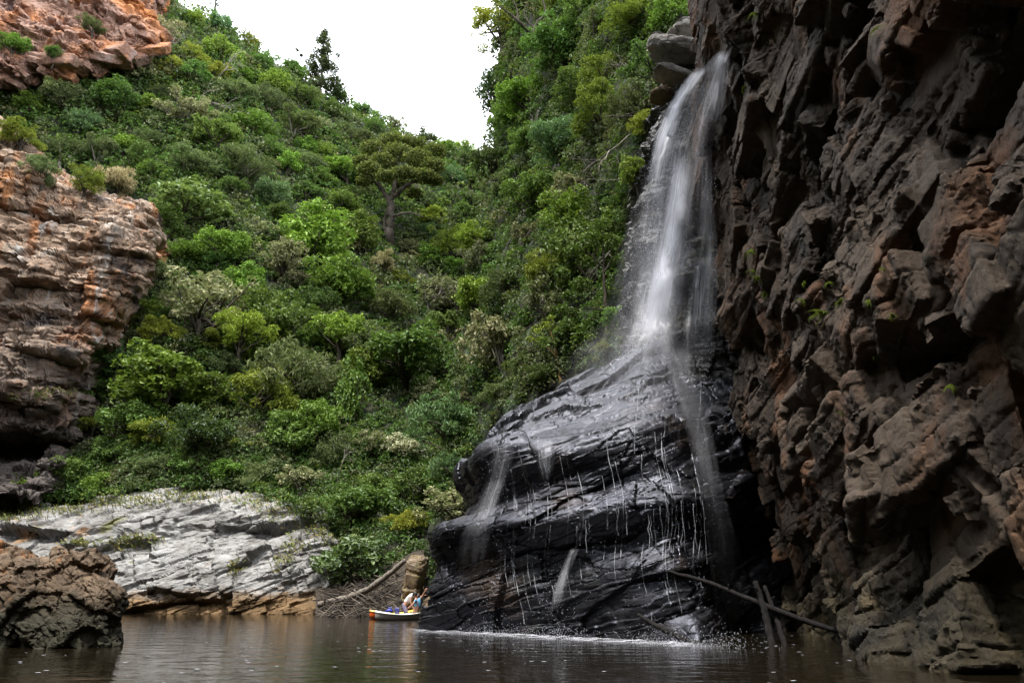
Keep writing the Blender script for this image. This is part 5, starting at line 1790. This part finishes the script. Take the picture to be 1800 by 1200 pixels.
# ------------------------------------------------------------------ ferns on the dark cliff
t = NT('fern_green')
g_ = t.n('ShaderNodeNewGeometry').outputs['Random Per Island']
c_ = t.mix(g_, (.14, .20, .03), (.26, .31, .06))
d_, tl_ = t.n('ShaderNodeBsdfDiffuse'), t.n('ShaderNodeBsdfTranslucent')
t.link(c_, d_.inputs['Color']); t.link(c_, tl_.inputs['Color'])
mm = t.n('ShaderNodeMixShader')
mm.inputs[0].default_value = .4
t.link(d_.outputs[0], mm.inputs[1]); t.link(tl_.outputs[0], mm.inputs[2])
M_FERN = t.done(mm.outputs[0])
FERN = []
for sd in range(4):
    rng = np.random.default_rng(50 + sd)
    C, Nn, L = [], [], []
    stem = MB()
    for k in range(9):
        a = rng.uniform(0, 6.28)
        out = np.array([math.cos(a), math.sin(a), 0])
        tt = np.linspace(0, 1, 11)
        path = out[None] * tt[:, None] * rng.uniform(.6, 1.0) + np.array([0, 0, 1])[None] * (.5 * tt - 1.0 * tt ** 2)[:, None]
        stem.tube(path, np.linspace(.02, .006, 11), 4)
        side = np.cross(out, [0, 0, 1])
        for i in range(1, 11):
            for sg in (-1, 1):
                C.append(path[i] + side * sg * .11 * (1.15 - tt[i]))
                Nn.append(unit(np.array([0, 0, 1]) + rng.normal(size=3) * .3 + out * .3))
                L.append(.30 * (1.2 - tt[i]))
    V, Fc = leaf_quads(np.array(C), np.array(Nn), np.array(L), np.array(L) * .42, rng, .3)
    FERN.append((mesh_from('fronds', V, Fc), stem.mesh('stalks')))
FERN_AT = [
    (1322, 445, 20, 'fern tuft highest on the dark cliff edge beside the falls'), (1328, 480, 17, 'fern tuft second from the top on the dark cliff edge'), (1335, 492, 13, 'small fern below the two tufts on the cliff edge'),
    (1348, 520, 12, 'small fern lowest on the cliff edge beside the falls'), (1418, 500, 18, 'fern tuft in the upper row in the middle of the dark cliff'), (1458, 502, 12, 'small fern right end of the upper row on the dark cliff'),
    (1412, 532, 15, 'fern below the upper row of ferns on the dark cliff'), (1448, 555, 26, 'largest drooping fern clump in the middle of the dark cliff'), (1480, 535, 15, 'fern just right of the largest drooping clump'),
    (1428, 562, 11, 'small fern left of the largest drooping clump'), (1530, 535, 15, 'fern on a ledge right of the fern group'), (1554, 478, 12, 'single small fern high in the middle of the dark cliff'),
    (1572, 560, 12, 'small fern rightmost of the fern group on the dark cliff'), (1545, 632, 16, 'bright fern below the fern group on the dark cliff'), (1585, 598, 12, 'small fern above and right of the bright lower fern'),
    (1672, 684, 17, 'fern standing alone above the long dark cave'), (1482, 730, 9, 'tiny fern lowest on the dark cliff'), (1700, 618, 9, 'tiny fern in a crack far right on the dark cliff'),
    (1310, 160, 12, 'fern on the cliff corner beside the top of the falls'), (1540, 60, 18, 'leafy tuft hanging high on the dark cliff'), (1330, 30, 22, 'dark leafy tuft under the top of the cliff corner'),
]
for i, (px, py, r, lab) in enumerate(FERN_AT):
    h = hit(px, py, ['rcliff', 'fallwall'])
    if h is None:
        continue
    s = h[0].y / (ray(px, py)[1] * F)
    p = np.array(h[0]) + np.array([-.06, -.08, .02])
    root = empty('fern', tuple(p))
    for nme, me, mt in (('fronds', FERN[i % 4][0], M_FERN), ('stalks', FERN[i % 4][1], M_FERN)):
        if not me.materials:
            me.materials.append(mt)
        o = bpy.data.objects.new(nme, me)
        COL.objects.link(o)
        o.parent = root
    root.scale = (r * s, r * s, r * s * 1.1)
    root.rotation_euler = (R(25), R(-35), i * 1.3)
    tag(root, lab, 'fern', 'ferns growing on the dark cliff')

# ------------------------------------------------------------------ grass on the shelf and in the cracks
rng = np.random.default_rng(12)
C0, DIR, LN = [], [], []
GR = [(0, 908, 60, 10), (90, 896, 60, 9), (170, 884, 40, 10), (240, 882, 50, 12), (330, 872, 60, 12), (440, 882, 40, 12), (490, 900, 40, 20), (560, 930, 40, 16), (575, 945, 14, 20),
      (215, 958, 45, 10), (250, 948, 30, 8), (410, 1000, 10, 14), (422, 995, 8, 12), (505, 985, 14, 16), (488, 992, 8, 16), (140, 955, 20, 6), (75, 695, 26, 14), (120, 690, 18, 12), (20, 700, 14, 8), (520, 960, 20, 14), (700, 985, 20, 10), (715, 975, 16, 8)]
for (gx_, gy_, rx_, ry_) in GR:
    for k in range(int(6 * rx_)):
        px, py = gx_ + rng.normal() * rx_ * .6, gy_ + rng.normal() * ry_ * .55
        h = hit(px, py, ['shelf', 'midcliff', 'left'])
        if h is None:
            continue
        C0.append(np.array(h[0]))
        DIR.append(unit(np.array([rng.normal() * .5, -.35 + rng.normal() * .4, .9])))
        LN.append(rng.uniform(.18, .5))
C0, DIR, LN = np.array(C0), np.array(DIR), np.array(LN)
sd_ = unit(np.cross(DIR, rng.normal(size=DIR.shape)))
bend = np.array([0, -.15, -.30]) * LN[:, None]
V = np.stack([C0 - sd_ * .018, C0 + sd_ * .018, C0 + DIR * LN[:, None] * .6 + sd_ * .012, C0 + DIR * LN[:, None] + bend], 1)
t = NT('grass_blades')
g_ = t.n('ShaderNodeNewGeometry').outputs['Random Per Island']
c_ = t.ramp(g_, [(.0, (.10, .15, .025)), (.55, (.18, .20, .045)), (1.0, (.30, .22, .08))])
M_GRASS = t.done(t.principled(Base_Color=c_, Roughness=.7))
tag(obj('grass', mesh_from('grass', V.reshape(-1, 3), np.arange(4 * len(C0)).reshape(-1, 4)), M_GRASS), 'yellowish green grass along the top and cracks of the pale rock shelf', 'grass', kind='stuff')
undergrowth(['left', 'shelf'], 2300, (-60, 790, 620, 915), 'low green scrub on the bank above the pale rock shelf', 'scrub', 3, rpx=(12, 28), block=['midcliff', 'boulder'],
            cond=lambda px, py, p, n: py < np.interp(px, [0, 100, 200, 300, 420, 500, 580], [892, 882, 870, 860, 862, 886, 925]) + 6 * math.sin(px * .2), lsize=(4, 8))

# ------------------------------------------------------------------ kayaks
def plain(name, c, rough=.35, spec=.5):
    t = NT(name)
    n = t.noise(t.pos(), 8, 4, .6)
    return t.done(t.principled(Base_Color=t.mix(n, c, tuple(x * .82 for x in c)), Roughness=rough, **{'Specular_IOR_Level': spec}))


def kayak(px, py, Y, yaw, L, label, deck_c, hull_c, trim_c):
    base = W(px, py, Y)
    base[2] = 0
    root = empty('kayak', tuple(base))
    root.rotation_euler = (0, 0, yaw)
    n, m = 30, 9
    xs = np.linspace(0, 1, n)
    beam = .37 * np.clip(np.sin(np.pi * xs), 0, 1) ** .55
    sheer = .20 + .12 * (2 * xs - 1) ** 2
    keel = -.10 + .16 * np.abs(2 * xs - 1) ** 3
    H_, D_ = np.zeros((n, m, 3)), np.zeros((n, m, 3))
    for i in range(n):
        for j in range(m):
            a = math.pi * j / (m - 1)
            H_[i, j] = ((xs[i] - .5) * L, -beam[i] * math.cos(a), sheer[i] - (sheer[i] - keel[i]) * math.sin(a) ** .7)
            cr = .07 * math.sin(a)
            if .3 < xs[i] < .78 and 2 <= j <= m - 3:
                cr -= .13
            D_[i, j] = ((xs[i] - .5) * L, -beam[i] * math.cos(a) * 1.02, sheer[i] + .004 + cr)
    obj('hull', grid_mesh('hull', H_, True), plain(label[:6] + '_hull', hull_c), root)
    obj('deck', grid_mesh('deck', D_, True), plain(label[:6] + '_deck', deck_c), root)
    mb = MB()
    for sg in (-1, 1):
        P = np.stack([(xs - .5) * L, sg * beam * 1.03, sheer + .01], 1)
        mb.tube(P, np.full(n, .022), 6)
    mb.build('rim', plain(label[:6] + '_rim', trim_c), root)
    mb = MB()
    for k in range(9):
        y = -.18 + .045 * k
        mb.tube([(-.16 * L / 2.7, y, .20), (-.17 * L / 2.7, y, .34), (-.185 * L / 2.7, y, .50)], (.026, .026, .02), 6)
    mb.build('seat', plain(label[:6] + '_seat', (.03, .035, .16)), root)
    return tag(root, label, 'kayak', 'kayaks beached by the driftwood')


kayak(703, 1087, 34.0, R(32), 2.3, 'white sit-on-top kayak floating in front of the bending person', (.78, .77, .72), (.32, .29, .26), (.70, .69, .65))
kayak(690, 1083, 36.0, R(30), 2.2, 'orange and yellow kayak behind the white kayak', (.80, .50, .10), (.75, .12, .02), (.80, .55, .12))
mb = MB()
bb = W(684, 1074, 34.9)
for k in range(3):
    mb.tube([(-.16, .04 * k - .04, 0), (0, .04 * k - .04, .05), (.16, .04 * k - .04, .01)], (.035, .06, .035), 8)
o = mb.build('dry_bag', plain('bag_blue', (.03, .05, .42), .5))
o.location = bb
tag(o, 'small blue dry bag lying across the kayaks', 'bag')

# ------------------------------------------------------------------ two people
def skin_body(name, joints, edges, mat, parent, levels=2):
    me = bpy.data.meshes.new(name)
    me.from_pydata([j[0] for j in joints], edges, [])
    o = bpy.data.objects.new(name, me)
    COL.objects.link(o)
    sk = o.modifiers.new('skin', 'SKIN')
    for v, j in zip(me.skin_vertices[0].data, joints):
        v.radius = (j[1], j[1]) if not isinstance(j[1], tuple) else j[1]
    me.skin_vertices[0].data[0].use_root = True
    ss = o.modifiers.new('subsurf', 'SUBSURF')
    ss.levels = ss.render_levels = levels
    dg = bpy.context.evaluated_depsgraph_get()
    dg.update()
    nm = bpy.data.meshes.new_from_object(o.evaluated_get(dg))
    nm.name = name
    o.modifiers.clear()
    o.data = nm
    nm.materials.clear()
    nm.materials.append(mat)
    nm.polygons.foreach_set('use_smooth', [True] * len(nm.polygons))
    o.parent = parent
    return o


def ball(name, c, r, mat, parent, sc=(1, 1, 1)):
    u, v = np.meshgrid(np.linspace(0, 2 * np.pi, 20), np.linspace(-np.pi / 2, np.pi / 2, 12), indexing='ij')
    G = np.stack([np.cos(v) * np.cos(u) * r * sc[0] + c[0], np.cos(v) * np.sin(u) * r * sc[1] + c[1], np.sin(v) * r * sc[2] + c[2]], 2)
    return obj(name, grid_mesh(name, G, True), mat, parent)


M_SKIN = plain('skin', (.42, .22, .15), .55, .3)
M_HAIR = plain('hair', (.018, .013, .011), .6)
M_WHITE = plain('white_cotton', (.82, .82, .80), .8, .2)
M_PURPLE = plain('grey_purple_cloth', (.20, .17, .26), .8, .2)
M_SKY = plain('light_blue_cloth', (.16, .42, .66), .8, .2)
M_KHAKI = plain('khaki_cloth', (.34, .23, .13), .8, .2)


def hand(joints, edges, wrist_i, w_, d, up, sc=1.0):
    """palm, five bent fingers of different length and a thumb off the side of the palm"""
    d = unit(np.array(d, float)); up = unit(np.array(up, float)); sd_ = np.cross(d, up)
    base = len(joints)
    joints.append((tuple(w_ + d * .05 * sc), .026 * sc)); edges.append((wrist_i, base))
    for k, (o_, L_) in enumerate(((-.030, .060), (-.010, .075), (.010, .080), (.028, .072))):
        k0 = len(joints)
        joints.append((tuple(w_ + d * .10 * sc + sd_ * o_ * sc), .0105 * sc)); edges.append((base, k0))
        joints.append((tuple(w_ + d * (.10 + L_ * .55) * sc + sd_ * o_ * 1.1 * sc - up * .012 * sc), .009 * sc)); edges.append((k0, k0 + 1))
        joints.append((tuple(w_ + d * (.10 + L_ * .85) * sc + sd_ * o_ * 1.1 * sc - up * .040 * sc), .008 * sc)); edges.append((k0 + 1, k0 + 2))
    k0 = len(joints)
    joints.append((tuple(w_ + d * .05 * sc - sd_ * .045 * sc), .012 * sc)); edges.append((base, k0))
    joints.append((tuple(w_ + d * .09 * sc - sd_ * .060 * sc - up * .02 * sc), .009 * sc)); edges.append((k0, k0 + 1))


def person(px, py, Y, label, hip, chest, neck, head, armL, armR, legL, legR, shirt, short, sleeve=.5):
    """joints in metres in the person's own frame: x across the picture, y away, z up from the water"""
    b0 = W(px, py, Y)
    b0[2] = 0
    root = empty('person', tuple(b0))
    A = np.array
    J, E = [], []

    def add(p, r, par=None):
        J.append((tuple(p), r))
        if par is not None:
            E.append((par, len(J) - 1))
        return len(J) - 1
    hip, chest, neck, head = A(hip, float), A(chest, float), A(neck, float), A(head, float)
    i_h = add(hip, (.15, .12))
    i_w = add(hip * .5 + chest * .5, (.13, .11), i_h)
    i_c = add(chest, (.16, .12), i_w)
    i_n = add(neck, .055, i_c)
    hd = unit(head - neck)
    i_k = add(neck * .35 + head * .65, .075, i_n)
    i_d = add(head, (.082, .098), i_k)
    add(head + hd * .075, (.07, .08), i_d)
    for arm, sg in ((armL, -1), (armR, 1)):
        sh_, el, wr = (A(a, float) for a in arm)
        a0 = add(sh_, .062, i_c)
        a1 = add(el, .044, a0)
        a2 = add(wr, .029, a1)
        hand(J, E, a2, wr, wr - el, (0, 0, 1) if abs(unit(wr - el)[2]) < .8 else (0, -1, 0))
    for leg in (legL, legR):
        t0, kn, an, toe = (A(a, float) for a in leg)
        l0 = add(t0, .095, i_h)
        l1 = add(kn, .06, l0)
        l2 = add(an, .04, l1)
        add(toe, .035, l2)
    skin_body('body', J, E, M_SKIN, root)
    # shirt and shorts follow the body a little outside it
    J, E = [], []
    c0 = add(hip + (chest - hip) * .10, (.165, .135))
    c1 = add(hip * .5 + chest * .5, (.155, .13), c0)
    c2 = add(chest, (.18, .14), c1)
    c3 = add(chest * .45 + neck * .55, .085, c2)
    for arm in (armL, armR):
        sh_, el = A(arm[0], float), A(arm[1], float)
        s0 = add(sh_, .080, c2)
        add(sh_ + (el - sh_) * sleeve, .068, s0)
    skin_body('shirt', J, E, shirt, root)
    J, E = [], []
    h0 = add(hip, (.168, .135))
    add(hip + (chest - hip) * .16, (.16, .13), h0)
    for leg in (legL, legR):
        t0, kn = A(leg[0], float), A(leg[1], float)
        s0 = add(t0, .115, h0)
        add(t0 + (kn - t0) * .92, .088, s0)
    skin_body('shorts', J, E, short, root)
    fwd = unit(np.cross(hd, [0, 1, 0]))
    face = A([fwd[0], 0, fwd[2]])
    ball('hair', head + hd * .03 - face * .018, .108, M_HAIR, root, (1, .95, 1.02))
    nose = head + face * .105
    ball('nose', nose, .018, M_SKIN, root, (1, .8, 1.3))
    for sg in (-1, 1):
        ball('eye', head + face * .094 + A([0, sg * .034, 0]) + hd * .02, .011, M_HAIR, root)
        ball('ear', head + A([0, sg * .092, 0]) - face * .01, .022, M_SKIN, root, (.8, .5, 1.3))
    ball('mouth', head + face * .092 - hd * .045, .014, plain('lips', (.30, .10, .08)), root, (.6, 1.6, .5))
    return tag(root, label, 'person')


person(712, 1086, 34.8, 'person in white shirt and grey shorts bending forward beside the white kayak',
       (-.06, 0, .60), (.22, -.02, .98), (.40, -.03, 1.05), (.52, -.04, .98),
       ((.24, -.19, 1.0), (.24, -.27, .72), (.36, -.27, .50)), ((.28, .16, 1.0), (.52, .16, .90), (.74, .10, .98)),
       ((-.06, -.10, .54), (.10, -.12, .18), (-.04, -.12, -.25), (.14, -.12, -.28)), ((-.06, .10, .54), (.04, .12, .16), (-.10, .12, -.25), (.08, .12, -.28)), M_WHITE, M_PURPLE)
person(731, 1086, 34.3, 'person in light blue top and khaki trousers crouching against the brown block',
       (.06, 0, .42), (.04, -.04, .74), (-.02, -.05, .90), (-.07, -.06, 1.02),
       ((-.02, -.19, .78), (-.14, -.26, .60), (-.26, -.24, .52)), ((.10, .12, .80), (.26, .06, .98), (.36, .0, 1.16)),
       ((.03, -.10, .38), (-.12, -.12, .22), (-.04, -.12, -.2), (-.2, -.12, -.22)), ((.08, .10, .38), (-.04, .12, .22), (.04, .12, -.2), (-.12, .12, -.22)), M_SKY, M_KHAKI)

# ------------------------------------------------------------------ thin damp air of the gorge
hz = bpy.data.meshes.new('haze')
lo, hi = np.array([-260, -90, -5.0]), np.array([200, 260, 200.0])
hz.from_pydata([tuple(np.where([x, y, z], hi, lo)) for x in (0, 1) for y in (0, 1) for z in (0, 1)], [], CF)
t = NT('haze_air')
pv = t.n('ShaderNodeVolumePrincipled')
pv.inputs['Color'].default_value = (.90, .95, 1.0, 1)
pv.inputs['Density'].default_value = HAZE
pv.inputs['Anisotropy'].default_value = .3
t.link(pv.outputs[0], t.out.inputs['Volume'])
if HAZE:
    tag(obj('haze', hz, t.m), 'thin pale haze filling the gorge air', 'haze', kind='stuff')
